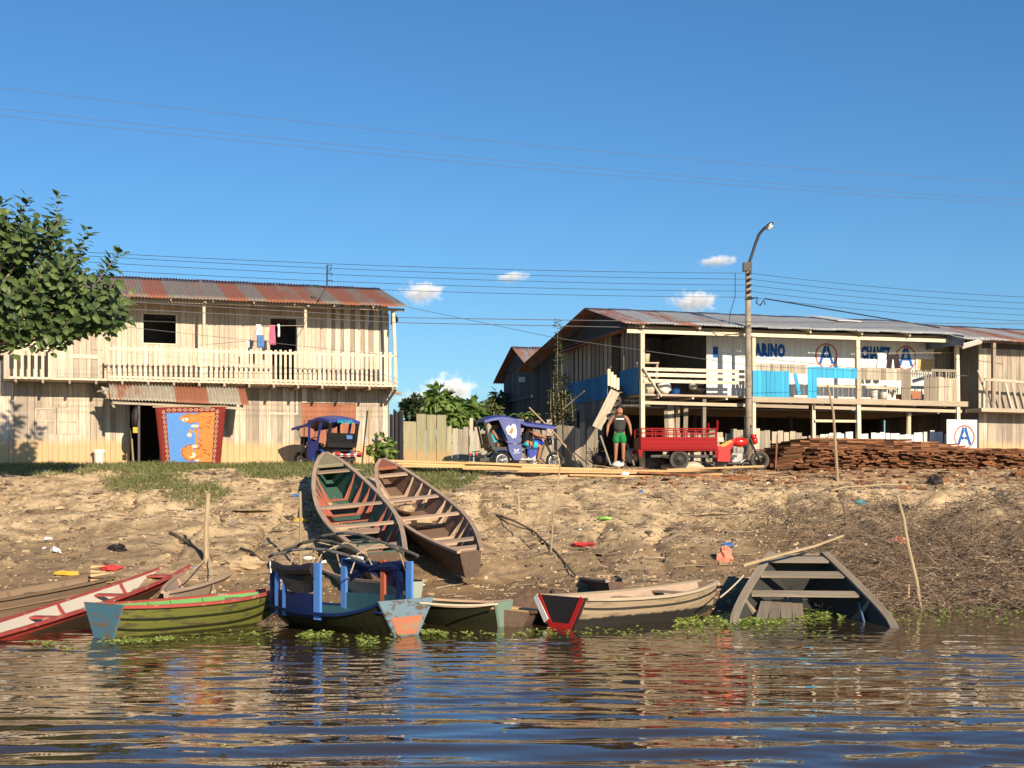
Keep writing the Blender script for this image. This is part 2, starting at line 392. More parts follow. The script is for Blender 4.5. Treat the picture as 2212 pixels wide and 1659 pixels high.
M['void'] = m_wood('void_shade_boards', (.02, .017, .015), (.05, .043, .036), None, 1.0, 18)  # near black: the shade under the stilt house is put into the colour
M['grey'] = m_wood('grey_weathered_planks', (.17, .145, .115), (.36, .31, .25), (.27, .255, .235), 1.0, 20, None, .6)
M['fence'] = m_wood('grey_tan_fence_wood', (.29, .24, .17), (.58, .49, .37), (.30, .28, .24), 1.0, 18, None, .42, (.55, 1.2))
M['mossy'] = m_wood('greenish_fence_wood', (.21, .19, .105), (.42, .385, .24), (.35, .33, .22), .9, 16, (3.75, (.38, .27, .14)), .5, (.75, 1.1))
M['new'] = m_wood('fresh_sawn_timber', (.50, .30, .13), (.72, .48, .25), None, 1.2, 26, None, .4, (.75, 1.1))
M['lumber'] = m_wood('red_brown_lumber', (.075, .032, .018), (.28, .108, .046), (.46, .27, .14), 3, 10, None, .28, (.2, 1.3))
M['ldoor'] = m_wood('red_brown_door', (.28, .105, .06), (.42, .19, .115), None, 1.0, 20, None, .4, (.85, 1.05))
M['stick'] = m_wood('dry_stick', (.33, .24, .14), (.54, .42, .27), None, 3, 30, None, .3, (.7, 1.1))
M['twig'] = m_wood('dead_twig', (.085, .06, .042), (.26, .195, .135), None, 3, 30, None, .3, (.5, 1.5))
M['white'] = m_paint('white_painted_planks', (.80, .79, .74), (.52, .46, .37), .22, .6)
M['blue'] = m_paint('turquoise_painted_planks', (.055, .40, .66), (.30, .42, .45), .22, .55)
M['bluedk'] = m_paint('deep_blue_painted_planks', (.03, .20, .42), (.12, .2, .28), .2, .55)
M['letter'] = m_paint('blue_lettering', (.02, .12, .42), (.40, .46, .58), .4, .6)
M['redring'] = m_paint('red_lettering', (.62, .10, .07), (.7, .5, .42), .3, .6)
M['roof_l'] = m_roof('rusty_roof_sheets', (.25, .215, .18), (.24, .08, .042), (.33, .145, .085), .49, .62)
M['roof_p'] = m_roof('porch_roof_sheets', (.40, .36, .28), (.25, .085, .045), (.34, .15, .085), .49, .5)
M['roof_r'] = m_roof('grey_roof_sheets', (.40, .42, .43), (.28, .10, .06), (.36, .17, .11), .63, .35)
M['roof_rust'] = m_roof('half_rusted_roof_sheets', (.30, .32, .34), (.26, .095, .055), (.34, .16, .11), .47, .7)
M['roof_q'] = m_roof('mostly_grey_roof_sheets', (.40, .42, .43), (.26, .095, .055), (.34, .16, .11), .60, .5)
M['tin'] = m_roof('blue_grey_tin', (.20, .26, .33), (.2, .12, .1), (.3, .2, .15), .95, .2)
M['black'] = m_plain('black_vinyl', (.018, .018, .02), .5, 0, .4, .4)
M['rubber'] = m_plain('worn_rubber', (.10, .09, .08), .85, 0, .2, .4)
M['rubberdk'] = m_plain('black_rubber', (.025, .024, .023), .8, 0, .2, .4)
M['steel'] = m_plain('dull_steel', (.30, .29, .28), .35, .85, .5, .3)
M['chrome'] = m_plain('bright_rim_steel', (.72, .72, .72), .3, .6, .5, .15)
M['iron'] = m_plain('dark_iron', (.06, .058, .055), .55, .3, .4, .4)
M['vblue'] = m_plain('blue_vinyl', (.038, .06, .27), .45, 0, .5, .3, 3)
M['tblue'] = m_plain('glossy_blue_tank', (.02, .04, .38), .25, 0, .6, .2)
M['fblue'] = m_plain('blue_fender', (.03, .09, .33), .35, 0, .5, .2)
M['red'] = m_paint('scuffed_red_steel', (.29, .005, .008), (.2, .03, .03), .12, .4)
M['redg'] = m_plain('glossy_red_tank', (.55, .02, .015), .2, 0, .6, .1)
M['orange'] = m_plain('orange_stripe', (.8, .28, .04), .4)
M['skin'] = m_plain('brown_skin', (.37, .175, .095), .55, 0, .35, .15)
M['hair'] = m_plain('black_hair', (.012, .01, .009), .6)
M['shirt'] = m_plain('dark_grey_shirt', (.055, .05, .046), .85, 0, .2, .3)
M['tshirt'] = m_plain('black_shirt', (.02, .02, .024), .85, 0, .2, .3)
M['green'] = m_plain('green_cloth', (.02, .22, .075), .8, 0, .2, .3)
M['turq'] = m_plain('turquoise_cloth', (.03, .48, .62), .7, 0, .2, .25)
M['wcloth'] = m_plain('white_cloth', (.80, .78, .76), .8, 0, .2, .12)
M['pcloth'] = m_plain('pink_cloth', (.62, .16, .26), .8, 0, .2, .35, 12)
M['bcloth'] = m_plain('blue_towel', (.10, .22, .50), .85, 0, .2, .4, 10)
M['brcloth'] = m_plain('dark_brown_cloth', (.045, .03, .035), .85, 0, .2, .3)
M['tarp'] = m_plain('black_brown_tarp', (.028, .022, .022), .6, 0, .3, .5, 5)
M['tarpb'] = m_plain('dark_blue_tarp', (.012, .022, .085), .6, 0, .3, .5, 5)
M['rope'] = m_plain('pale_rope', (.62, .52, .36), .9)
M['wire'] = m_plain('black_cable', (.03, .032, .036), .6)
M['wirel'] = m_plain('grey_cable', (.16, .16, .17), .6)
M['concrete'] = m_plain('weathered_pole_concrete', (.36, .31, .24), .85, 0, .2, .45, 4)
M['lens'] = m_plain('lamp_lens', (.75, .74, .70), .3)
M['bucket'] = m_plain('white_plastic', (.78, .76, .68), .5, 0, .4, .1)
M['bplastic'] = m_plain('blue_plastic', (.02, .12, .42), .4)
M['terra'] = m_plain('clay_pot', (.55, .27, .13), .8)
M['sack'] = m_plain('woven_sack', (.62, .55, .42), .85, 0, .2, .3)
M['stone'] = m_plain('pale_stone', (.52, .39, .235), .9, 0, .2, .35, 8)
M['yellow'] = m_plain('yellow_plastic', (.75, .48, .06), .6, 0, .3, .3)
M['redp'] = m_plain('red_plastic', (.62, .06, .06), .5, 0, .3, .3)
M['salmon'] = m_plain('salmon_cloth', (.75, .27, .17), .8, 0, .2, .3)
M['lime'] = m_plain('lime_plastic', (.33, .62, .14), .6, 0, .3, .3)
M['rug'] = m_plain('brick_red_rug', (.20, .03, .022), .9, 0, .15, .25, 14)
M['rugb'] = m_plain('rug_blue', (.10, .25, .58), .9, 0, .15, .12, 14)
M['rugo'] = m_plain('rug_orange', (.62, .25, .07), .9, 0, .15, .45, 16)
M['rugd'] = m_plain('rug_dark_orange', (.42, .12, .04), .9, 0, .15, .3, 14)
M['rugw'] = m_plain('rug_cream', (.72, .60, .42), .9, 0, .15, .2, 14)
M['leaf'] = m_leaf('dark_glossy_leaf', (.022, .05, .013), (.13, .185, .055), .2)
M['leafd'] = m_leaf('dense_dark_leaf', (.02, .04, .014), (.06, .095, .03), .15)
M['leafl'] = m_leaf('bright_broad_leaf', (.085, .16, .03), (.24, .34, .09), .3)
M['leafs'] = m_leaf('small_dull_leaf', (.06, .085, .03), (.14, .16, .06), .25)
M['lettuce'] = m_leaf('water_plant_leaf', (.2, .29, .045), (.55, .62, .17), .3)
M['grass'] = m_leaf('short_grass_blade', (.09, .12, .035), (.27, .27, .11), .3)
M['ground'] = m_ground(); M['water'] = m_water()
# ------------------------------------------------------------------ ground and water sheets
def grid_obj(name, xs, ys, zf, mat, smooth=True):
    X, Y = np.meshgrid(xs, ys); Z = zf(X, Y); n, m = X.shape
    co = np.stack([X, Y, Z], -1).reshape(-1, 3).astype(np.float32)
    i = np.arange(n * m).reshape(n, m)
    f = np.stack([i[:-1, :-1], i[:-1, 1:], i[1:, 1:], i[1:, :-1]], -1).reshape(-1, 4).astype(np.int32)
    me = bpy.data.meshes.new(name); me.vertices.add(len(co)); me.vertices.foreach_set('co', co.ravel())
    me.loops.add(f.size); me.loops.foreach_set('vertex_index', f.ravel())
    me.polygons.add(len(f)); me.polygons.foreach_set('loop_start', np.arange(0, f.size, 4, dtype=np.int32))
    me.polygons.foreach_set('use_smooth', np.full(len(f), smooth))
    me.update(calc_edges=True); me.materials.append(mat)
    o = bpy.data.objects.new(name, me); COL.objects.link(o); o['kind'] = 'structure'; WORLDLOC[o] = V((0, 0, 0)); return o
def axis(lo, hi, st, far, fst=1.35):
    a = list(np.arange(lo, hi, st)); d = st
    while a[-1] < far: d *= fst; a.append(a[-1] + d)
    d = st
    while a[0] > -far: d *= fst; a.insert(0, a[0] - d)
    return np.array(a)
gx = axis(-19, 19.5, .075, 900); gy = np.concatenate([np.arange(19, 25.5, .4), np.arange(25.5, 44, .06), np.arange(44, 52, .4), np.geomspace(52, 900, 22)])
ground = grid_obj('ground', gx, gy, tz, M['ground'])
def waves(X, Y):
    rs = np.random.RandomState(4); z = np.zeros_like(X)
    am = (.35 + 1.3 * np.clip(vn(X * .3, Y * .55, 5) + .5, 0, 1) ** 1.5) * np.clip((27.5 - Y) / 7, .16, 1) * np.clip(np.abs(Y) / 6, 0, 1)
    wx = X + .8 * vn(X * .35, Y * .5, 8); wy = Y + .28 * vn(X * .35, Y * .6, 9)
    for i in range(40):
        lam = math.exp(rs.uniform(math.log(.17), math.log(.95))); th = rs.normal(0, .23); k = 2 * math.pi / lam
        z += lam / (2 * math.pi) * .0105 * np.sin(k * (wx * math.sin(th) + wy * math.cos(th)) + rs.uniform(0, 6.28)) * am
    sw = np.exp(-((Y - 12.2) / 2.2) ** 2)
    z += sw * (.021 * np.sin(2 * math.pi * (wy + .07 * wx + .5 * vn(X * .22, Y * .2, 31)) / 1.05) + .007 * np.sin(2 * math.pi * (wy - .13 * wx) / .57 + 1.3))
    return z
wy_ = np.concatenate([-np.geomspace(900, 3, 24), np.arange(0, 9, .5), np.arange(9, 30, .028), [30.5, 31.5, 33]])
water = grid_obj('water', axis(-13, 13, .08, 900), wy_, waves, M['water'])

# ------------------------------------------------------------------ left wooden house
FL = Frame(0, 42.6, 860, 46.4)
def fl(mb, px0, py0, px1, py1, o0, o1, grain='z', t=None, F=None, off=None):     # a box given by two opposite corners on the facade
    F = F or FL; off = o0 if off is None else off
    u0, z0 = F.uz(px0, py1, off); u1, z1 = F.uz(px1, py0, off)
    za = F.uz(px0, py1, off)[1]; fbox(mb, F, min(u0, u1), max(u0, u1), min(z0, z1), max(z0, z1), o0, o1, t, grain)
def uline(F, a, b, off):
    u0, z0 = F.uz(*a, off); u1, z1 = F.uz(*b, off); return line(u0, z0, u1, z1)
gl = thing('wooden_house', 'large two storey cream plank house with railed balcony and rusty striped roof', 'house', ground_at(-9.5, 45.5))
WO = 1.15                                                     # the wall stands this far behind the balcony edge
uL = FL.uz(-130, 1000, WO)[0]; uR = FL.uz(838.5, 900, WO)[0]
flo = uline(FL, (10, 815), (858, 834), 0); gnd = lambda u: 2.85
eav = uline(FL, (276, 640), (884, 662.5), -.35)
ceil_ = lambda u: eav(u) + .28
win = FL.uz(309.6, 740.5, WO) + FL.uz(379.9, 680.5, WO); win = (win[0], win[2], win[1], win[3])
dr = FL.uz(584, 822, WO) + FL.uz(639.5, 690, WO); dr = (dr[0], dr[2], 5.0, dr[3])
mb = MB()
aU = FL.uz(703, 700, WO)[0]
alt = lambda u, i: (1.05 if i % 2 else -.15) if u > aU else random.uniform(.35, .95)
boards(mb, FL, uL, uR, lambda u: flo(u) - .05, ceil_, WO, .17, [win, dr], alt=alt)
mb.build('upper_wall', M['wall_l'], gl)
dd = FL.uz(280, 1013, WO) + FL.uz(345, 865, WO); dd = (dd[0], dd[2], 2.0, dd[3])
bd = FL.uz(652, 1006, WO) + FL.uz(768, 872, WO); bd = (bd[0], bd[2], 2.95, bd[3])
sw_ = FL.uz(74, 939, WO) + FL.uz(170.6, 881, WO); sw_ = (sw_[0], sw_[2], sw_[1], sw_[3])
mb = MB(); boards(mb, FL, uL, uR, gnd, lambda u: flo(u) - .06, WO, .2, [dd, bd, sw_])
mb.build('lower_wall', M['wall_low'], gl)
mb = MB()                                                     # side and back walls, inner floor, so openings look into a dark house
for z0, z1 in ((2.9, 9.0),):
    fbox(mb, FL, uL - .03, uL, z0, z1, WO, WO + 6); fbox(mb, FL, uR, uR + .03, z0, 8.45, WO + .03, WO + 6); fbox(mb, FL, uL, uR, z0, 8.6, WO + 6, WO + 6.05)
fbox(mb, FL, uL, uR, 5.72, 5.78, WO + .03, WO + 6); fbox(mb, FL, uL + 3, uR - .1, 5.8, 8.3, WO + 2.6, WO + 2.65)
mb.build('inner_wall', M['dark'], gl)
mb = MB()                                                     # frames of the openings
def frame_of(mb, F, h, off, w=.05, th=.06):
    u0, u1, z0, z1 = h
    fbox(mb, F, u0 - w, u0, z0, z1, off - .012, off + th, .9); fbox(mb, F, u1, u1 + w, z0, z1, off - .012, off + th, .9)
    fbox(mb, F, u0 - w, u1 + w, z1, z1 + w, off - .014, off + th, .9, 'x'); fbox(mb, F, u0 - w, u1 + w, z0 - w, z0, off - .016, off + th, .9, 'x')
frame_of(mb, FL, win, WO, .035); wf = mb.build('window', M['rail_l'], gl); tag(wf, 'unglazed black window opening')
mb = MB(); fbox(mb, FL, win[0], win[1], win[3] - .24, win[3] - .215, WO + .03, WO + .05, .8, 'x'); mb.build('window_bar', M['wall_l'], wf)
mb = MB(); frame_of(mb, FL, dr, WO, .06); mb.build('doorway', M['wall_l'], gl)
mb = MB(); frame_of(mb, FL, (dd[0], dd[1], 2.9, dd[3]), WO, .06); mb.build('doorway', M['wall_low'], gl)
mb = MB(); boards(mb, FL, bd[0], bd[1], lambda u: bd[2], lambda u: bd[3], WO + .05, .16, th=.03, gap=.002)
d_ = mb.build('door', M['ldoor'], gl); tag(d_, 'wide closed red brown plank door')
# shutters: two leaves with sunk panels
for k in (0, 1):
    u0 = sw_[0] + (sw_[1] - sw_[0]) * k / 2 + .008; u1 = sw_[0] + (sw_[1] - sw_[0]) * (k + 1) / 2 - .008
    mb = MB(); fbox(mb, FL, u0, u1, sw_[2], sw_[3], WO + .03, WO + .05, .5 + .3 * k)
    um = (u0 + u1) / 2; zm = (sw_[2] + sw_[3]) / 2
    for a, b, c, d in ((u0, u0 + .07, sw_[2], sw_[3]), (u1 - .07, u1, sw_[2], sw_[3]), (um - .03, um + .03, sw_[2] + .07, sw_[3] - .07)): fbox(mb, FL, a, b, c, d, WO + .01, WO + .028, .6)
    for c, d in ((sw_[2], sw_[2] + .07), (zm - .03, zm + .03), (sw_[3] - .07, sw_[3])): fbox(mb, FL, u0 + .07, u1 - .07, c, d, WO + .013, WO + .028, .7, 'x')
    sh = mb.build('shutter', M['wall_l'] if k else M['wall_low'], gl)
mb = MB(); fl(mb, 276, 896 + 217, 283, 896 + 228, WO - .01, WO)
# balcony
mb = MB(); u0 = FL.uz(8, 815, 0)[0]; u1 = FL.uz(858.5, 834, 0)[0]
fbox(mb, FL, u0, u1, (flo(u0) - .035, flo(u1) - .035), (flo(u0) + .03, flo(u1) + .03), -.01, WO, .7, 'x')
bfl = mb.build('balcony_floor', M['rail_l'], gl)
mb = MB()
u = u0 + .35
while u < u1 + .02:
    fbox(mb, FL, u - .035, u + .035, flo(u) - .15, flo(u) - .037, -.04, WO + .1, .4, 'x'); u += .79
u = u1 - .04; mb.plank(FL.pt(u, flo(u) - .09, 0), FL.pt(u - .1, flo(u) - .55, WO), .05, .08)
mb.plank(FL.at(838, 848.5, .9), FL.at(868, 849.5, .9), .07, .12, t=.6)
mb.build('floor_joists', M['beam'], gl)
rl = uline(FL, (232, 747), (855, 763), 0)
mb = MB(); ua = FL.uz(232, 745, 0)[0]; ub = FL.uz(854.5, 763, 0)[0]
u = ua
while u < ub:
    w = random.uniform(.075, .092); x = random.uniform(-.008, .008)
    fbox(mb, FL, u, u + w, flo(u) - .03, rl(u) + random.uniform(-.02, .03), -.035 + x, -.012 + x); u += .158
fbox(mb, FL, ua, ub, (rl(ua) - .13, rl(ub) - .13), (rl(ua) - .05, rl(ub) - .05), -.01, .03, .9, 'x')
fbox(mb, FL, ua, ub, (flo(ua) + .06, flo(ub) + .06), (flo(ua) + .13, flo(ub) + .13), -.01, .03, .6, 'x')
u = FL.uz(30, 745, 0)[0]; ue = FL.uz(108, 745, 0)[0]; rz = FL.uz(60, 735, 0)[1]
while u < ue:
    fbox(mb, FL, u, u + .085, flo(u) - .03, rz - random.uniform(.0, .05), -.035, -.012); u += .2
fbox(mb, FL, FL.uz(12, 745, 0)[0], ue, rz - .62 + .3, rz - .02 + .12, -.01, .02, .8, 'x')
mb.build('balcony_railing', M['rail_l'], gl)
mb = MB(); boards(mb, FL, FL.uz(108, 745, 0)[0], FL.uz(158, 745, 0)[0], lambda u: flo(u), lambda u: rz + .45, -.02, .2, alt=lambda u, i: .9)
boards(mb, FL, FL.uz(158, 745, 0)[0], FL.uz(212, 745, 0)[0], lambda u: flo(u), lambda u: flo(u) + 1.95, -.005, .17, alt=lambda u, i: random.uniform(.1, .4))
for y in (721, 771): fl(mb, 158, y - 4, 211.5, y + 3, -.035, -.008, 'x', .95)
mb.build('balcony_partition', M['wall_l'], gl)
mb = MB(); fl(mb, 8, 735, 20, 815, -.03, 0, 'z', .5); mb.build('partition_post', M['wall_l'], gl)
mb = MB(); fl(mb, 214, 668, 221, 816, -.03, .06, 'z', .8); mb.build('partition_post', M['wall_l'], gl)
for (xa, ya, xb, yb) in ((440.6, 654, 440.6, 825), (659.8, 662, 659.8, 831), (849.5, 668, 855.5, 834)):
    mb = MB(); a = FL.at(xa, ya, .04); b = FL.at(xb, yb, .04); mb.tube([b, a], .05 if xa < 800 else .06, 8)
    mb.build('balcony_post', M['rail_l'], gl)
# corrugated roofs: sheets run up the slope
def corrugated(F, ul, ur, ze, zr, oe, orr, mat, name, parent, sheet=.78, pitch=.105, amp=.018, rg=0, jag=.05, sag=0, label=None):
    vs = []; fs = []; lp = []; ts = []; n = int((ur - ul) / (pitch / 6)); rows = 7; st = {}
    mb = MB()
    for i in range(n + 1):
        u = ul + (ur - ul) * i / n; s = int((u - ul + rg) / sheet); st.setdefault(s, (min(1, max(0, (.24 if s % 2 else .76) + random.gauss(0, .26))), random.uniform(0, jag), random.uniform(0, 30)))
        t, j, r = st[s]
        for q in range(rows):
            k = q / (rows - 1); o = oe + (orr - oe) * k; z = ze(u) + (zr(u) - ze(u)) * k
            if q == 0: o -= j; z -= j * .3
            z += amp * math.sin(2 * math.pi * u / pitch) + .012 * (s % 2) - sag * math.sin(math.pi * k)
            vs.append(F.pt(u, z, o)); lp.append((k * abs(orr - oe) + r, u, 0)); ts.append(t)
    fs = [(i * rows + q, (i + 1) * rows + q, (i + 1) * rows + q + 1, i * rows + q + 1) for i in range(n) for q in range(rows - 1)]
    mb.add(vs, fs, lp, ts); o = mb.build(name, mat, parent, True)
    if label: o['label'] = label
    md = o.modifiers.new('thick', 'SOLIDIFY'); md.thickness = .006; md.offset = -1
    return o
rid = uline(FL, (276, 597.5), (815, 622.5), 4.3)
uE0 = FL.uz(-140, 620, -.35)[0]; uE1 = FL.uz(884, 662, -.35)[0]
rfl = corrugated(FL, uE0, uE1, eav, rid, -.35, 4.3, M['roof_l'], 'roof', gl, .62, label='corrugated roof striped with rust and grey sheets')
corrugated(FL, uE0, uE1, lambda u: rid(u) - 1.3, rid, 8.8, 4.3, M['roof_l'], 'roof', gl, .62)
mb = MB(); fbox(mb, FL, uE0, uE1 - .1, (eav(uE0) - .12, eav(uE1 - .1) - .12), (eav(uE0) - .035, eav(uE1 - .1) - .035), -.1, 0, .5, 'x')
u = uE0 + .4
while u < uE1: mb.plank(FL.pt(u, eav(u) - .045, -.3), FL.pt(u, rid(u) - .06, 4.2), .05, .07); u += 1.3
mb.build('roof_rafters', M['beam'], gl)
mb = MB(); mb.prism([(0, 0), (-1.0, 0), (-1.0, .5), (0, .12)], FL.pt(uR + .1, eav(uR) - .45, .1), FL.n, V((0, 0, 1)), .03); mb.build('eave_board', M['dark'], gl)
mb = MB()
for px_, py_ in ((443, 652.5), (665.5, 661)): mb.ell(FL.at(px_, py_, -.2), (.05, .04, .025))
mb.build('lamp_bulb', M['lens'], gl)
# porch roof over the doorway (belongs to the house)
pe = uline(FL, (242, 862), (538, 875), -.95); pr = uline(FL, (230, 827), (521, 836), .12)
pu0, pu1 = FL.uz(236, 850, -.5)[0], FL.uz(534, 850, -.5)[0]
por = corrugated(FL, pu0, pu1, pe, pr, -.95, .12, M['roof_p'], 'porch_roof', gl, 1.0, .1, .022, jag=.03, label='short porch roof of dented grey and rust sheets over the doorway')
mb = MB()
for k in range(5):
    a = FL.at(232 - k * 5.5, 838 - k * 1.2 + (k * 3 if k > 2 else 0), -.1 - .05 * k); b = FL.at(246 - k * 5, 880 - k * 9, -.85 + .1 * k); mb.plank(a, b, .085, .02, (.6, -.6, .5))
for a, b in ((FL.pt(pu0 + .1, pe(pu0) - .1, -.8), FL.pt(pu1 - .1, pe(pu1) - .1, -.8)), (FL.pt(pu0 + .1, pe(pu0) - .06, -.8), FL.pt(pu0 + .1, pr(pu0) - .1, WO)), (FL.pt(pu1 - .2, pe(pu1) - .06, -.8), FL.pt(pu1 - .2, pr(pu1) - .1, WO))): mb.plank(a, b, .06, .08)
mb.build('porch_frame', M['fence'], por)
for px_ in (300, 512):
    mb = MB(); a = FL.at(px_, 876, -.75); mb.tube([V((a.x, a.y, 2.9)), V((a.x, a.y, a.z + .12))], .04, 7)
    if px_ == 300: mb.build('porch_post', M['dark'], gl)

# ------------------------------------------------------------------ right stilt house
FR = Frame(1385, 42.2, 2090, 45.9)
SR = Frame(1190, 49.8, 1386, 42.2); SR.n = V((SR.t.y, -SR.t.x, 0))
if SR.n.x > 0: SR.n = -SR.n
gr = thing('stilt_house', 'long plank house on stilts with blue and tan balcony railings and blue painted lettering', 'house', ground_at(9.5, 45.5))
c0 = FR.uz(1387, 900, 0)[0]; c1 = FR.uz(2068, 900, 0)[0]
RW = 1.15
r_e = uline(FR, (1352, 697), (2079, 722.5), -.3); r_r = uline(FR, (1274.5, 665.6), (1930, 693), 3.1)
ue0 = FR.uz(1352, 697, -.3)[0]; ue1 = FR.uz(2079, 722, -.3)[0]
rr = corrugated(FR, ue0, ue1, r_e, r_r, -.3, 3.1, M['roof_r'], 'roof', gr, .8, .1, .016, label='long corrugated roof, rusty at the left end and grey at the right')
me = rr.data; tv = me.attributes['tint'].data                     # rust eats the sheets at the left end most
xs_ = [v.co.x for v in me.vertices]; x0_, x1_ = min(xs_), max(xs_)
for i, v in enumerate(me.vertices):
    q = (v.co.x - x0_) / (x1_ - x0_); tv[i].value = tv[i].value * .6 + (.34 if q < .36 else -.6)
mb = MB(); lpz = FR.pt(ue0 + 7.0, 0, 0)
corrugated(FR, ue0, ue1, lambda u: r_r(u) - 1.5, r_r, 10.3, 3.1, M['roof_rust'], 'roof', gr, .8)
sk = MB(); ua_ = ue0 + (ue1 - ue0) * .715
for a, b in ((0, .36),):
    sk.add([FR.pt(ua_ + .1, r_e(ua_) + .62, 1.9), FR.pt(ua_ + 1.0, r_e(ua_) + .62, 1.9), FR.pt(ua_ + .6, r_e(ua_) + .95, 3.4), FR.pt(ua_ - .3, r_e(ua_) + .95, 3.4), FR.pt(ua_ + .1, r_e(ua_) + .60, 1.9), FR.pt(ua_ + 1.0, r_e(ua_) + .60, 1.9), FR.pt(ua_ + .6, r_e(ua_) + .93, 3.4), FR.pt(ua_ - .3, r_e(ua_) + .93, 3.4)], [(0, 1, 2, 3), (7, 6, 5, 4), (0, 4, 5, 1), (1, 5, 6, 2), (2, 6, 7, 3), (3, 7, 4, 0)])
sk.build('roof_patch', M['lens'], gr)
mb = MB(); f0 = uline(FR, (1354, 719), (2080, 741), 0)
fbox(mb, FR, FR.uz(1354, 712, 0)[0], FR.uz(2081, 738, 0)[0], (f0(FR.uz(1354, 712, 0)[0]), f0(FR.uz(2081, 738, 0)[0])), (f0(FR.uz(1354, 712, 0)[0]) + .11, f0(FR.uz(2081, 738, 0)[0]) + .11), -.03, .03, .9, 'x')
mb.build('eave_beam', M['cream'], gr)
mb = MB(); u = c0 - .2
for px_ in (1384, 1506, 1615, 1745, 1855, 1958, 2066):
    u = FR.uz(px_, 705, 0)[0]; mb.plank(FR.pt(u, r_e(u) - .06, -.2), FR.pt(u, r_r(u) - .09, 3.0), .07, .1)
mb.plank(FR.at(2056, 722, -.2), FR.at(2077, 750, -.35), .05, .05)
mb.build('roof_rafters', M['cream'], gr)
mb = MB(); fbox(mb, FR, ue0 + .3, ue1 - .1, (r_e(ue0) - .10, r_e(ue1) - .10), (r_e(ue0) - .025, r_e(ue1) - .025), .15, .25, .3, 'x'); mb.build('roof_purlin', M['beam'], gr)
# posts
for px_, ya, yb, w, m in ((1386.5, 716, 1000, .13, 'cream'), (1627, 720, 1000, .11, 'cream'), (1851.5, 730, 1000, .13, 'cream'), (2066.5, 738, 1000, .12, 'cream')):
    mb = MB(); a = FR.at(px_, ya, .06); b = FR.at(px_ + (4 if px_ > 1800 else 1), 940, .06); b.z = 2.8; mb.plank(b, a, w, w, FR.n); mb.build('post', M[m], gr)
for px_, m in ((1520.5, 'grey'), (1756, 'cream')):
    mb = MB(); a = FR.at(px_, 862, .2); b = V((a.x + (.03 if px_ > 1700 else -.02), a.y, 2.8)); mb.plank(b, a, .11, .11, FR.n); mb.build('stilt', M[m], gr)
for o in (4.2, 7.6):
    for px_ in (1400, 1627, 1850, 2060):
        mb = MB(); a = FR.at(px_, 862, .2) - FR.n * o; mb.plank(V((a.x, a.y, 2.8)), a, .12, .12, FR.n); mb.build('stilt', M['dark'], gr)
fz = uline(FR, (1390, 851.5), (2092, 868), 0)
uf0 = FR.uz(1389, 850, 0)[0]; ufm = FR.uz(1624, 850, 0)[0]; uf1 = FR.uz(2092, 868, 0)[0]
mb = MB(); fbox(mb, FR, uf0, ufm, (fz(uf0) - .04, fz(ufm) - .04), (fz(uf0) + .02, fz(ufm) + .02), 0, RW, .7, 'x'); fbox(mb, FR, ufm, uf1 - .3, (fz(ufm) - .02, fz(uf1) - .02), (fz(ufm) + .02, fz(uf1) + .02), .03, RW, .7, 'x')
fbox(mb, FR, uf0, uf1 - .3, 5.0, 5.04, RW, 7.5, .3, 'x')
fbox(mb, FR, ufm, uf1, (fz(ufm) - .165, fz(uf1) - .165), (fz(ufm) + .005, fz(uf1) + .005), -.035, .025, .6, 'x')
mb.build('balcony_floor', M['beam'], gr)
mb = MB()
for xa, xb, k in ((1387, 1613, 0), (1627, 1745, 1), (1758, 1847, 2), (1857, 2076, 3)):
    a = FR.at(xa, 869.5 + (xa - 1387) * .028, .1); b = FR.at(xb, 869.5 + (xb - 1387) * .028, .1); mb.plank(a, b, .1, .1)
mb.build('floor_beam', M['beam'], gr)
mb = MB(); u = uf0 + .5
while u < uf1 - .3: fbox(mb, FR, u - .03, u + .03, fz(u) - .2 if u > ufm else fz(u) - .12, fz(u) - .06, -.06 if u < ufm else .05, 2, .5, 'x'); u += 1.15
mb.build('floor_joists', M['cream'], gr)
# left open room
uo = FR.uz(1526, 800, RW)[0]; ur_ = FR.uz(2062, 800, RW)[0]; uw = FR.uz(2017.5, 800, RW)[0]
mb = MB()
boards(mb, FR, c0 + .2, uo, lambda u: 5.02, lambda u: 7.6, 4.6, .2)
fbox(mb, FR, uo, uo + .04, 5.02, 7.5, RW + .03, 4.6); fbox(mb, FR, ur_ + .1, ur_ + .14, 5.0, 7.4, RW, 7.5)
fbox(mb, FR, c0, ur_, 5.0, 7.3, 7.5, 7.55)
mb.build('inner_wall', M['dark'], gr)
wt = lambda u: f0(u) + .12
mb = MB(); boards(mb, FR, uo, uw, lambda u: fz(u), wt, RW, .19, gap=.003, jit=.004, alt=lambda u, i: random.uniform(.5, 1))
ww = mb.build('front_wall', M['white'], gr)
mb = MB(); boards(mb, FR, uw, ur_ + .1, lambda u: fz(u), wt, RW + .35, .2); fbox(mb, FR, uw, uw + .03, fz(uw), wt(uw), RW, RW + .35)
mb.build('end_wall', M['fence'], gr)
def paint(name, mat, label, fn):
    mb = MB(); fn(mb); o = mb.build(name, mat, ww, origin=None); 
    if o and label: o['label'] = label
    return o
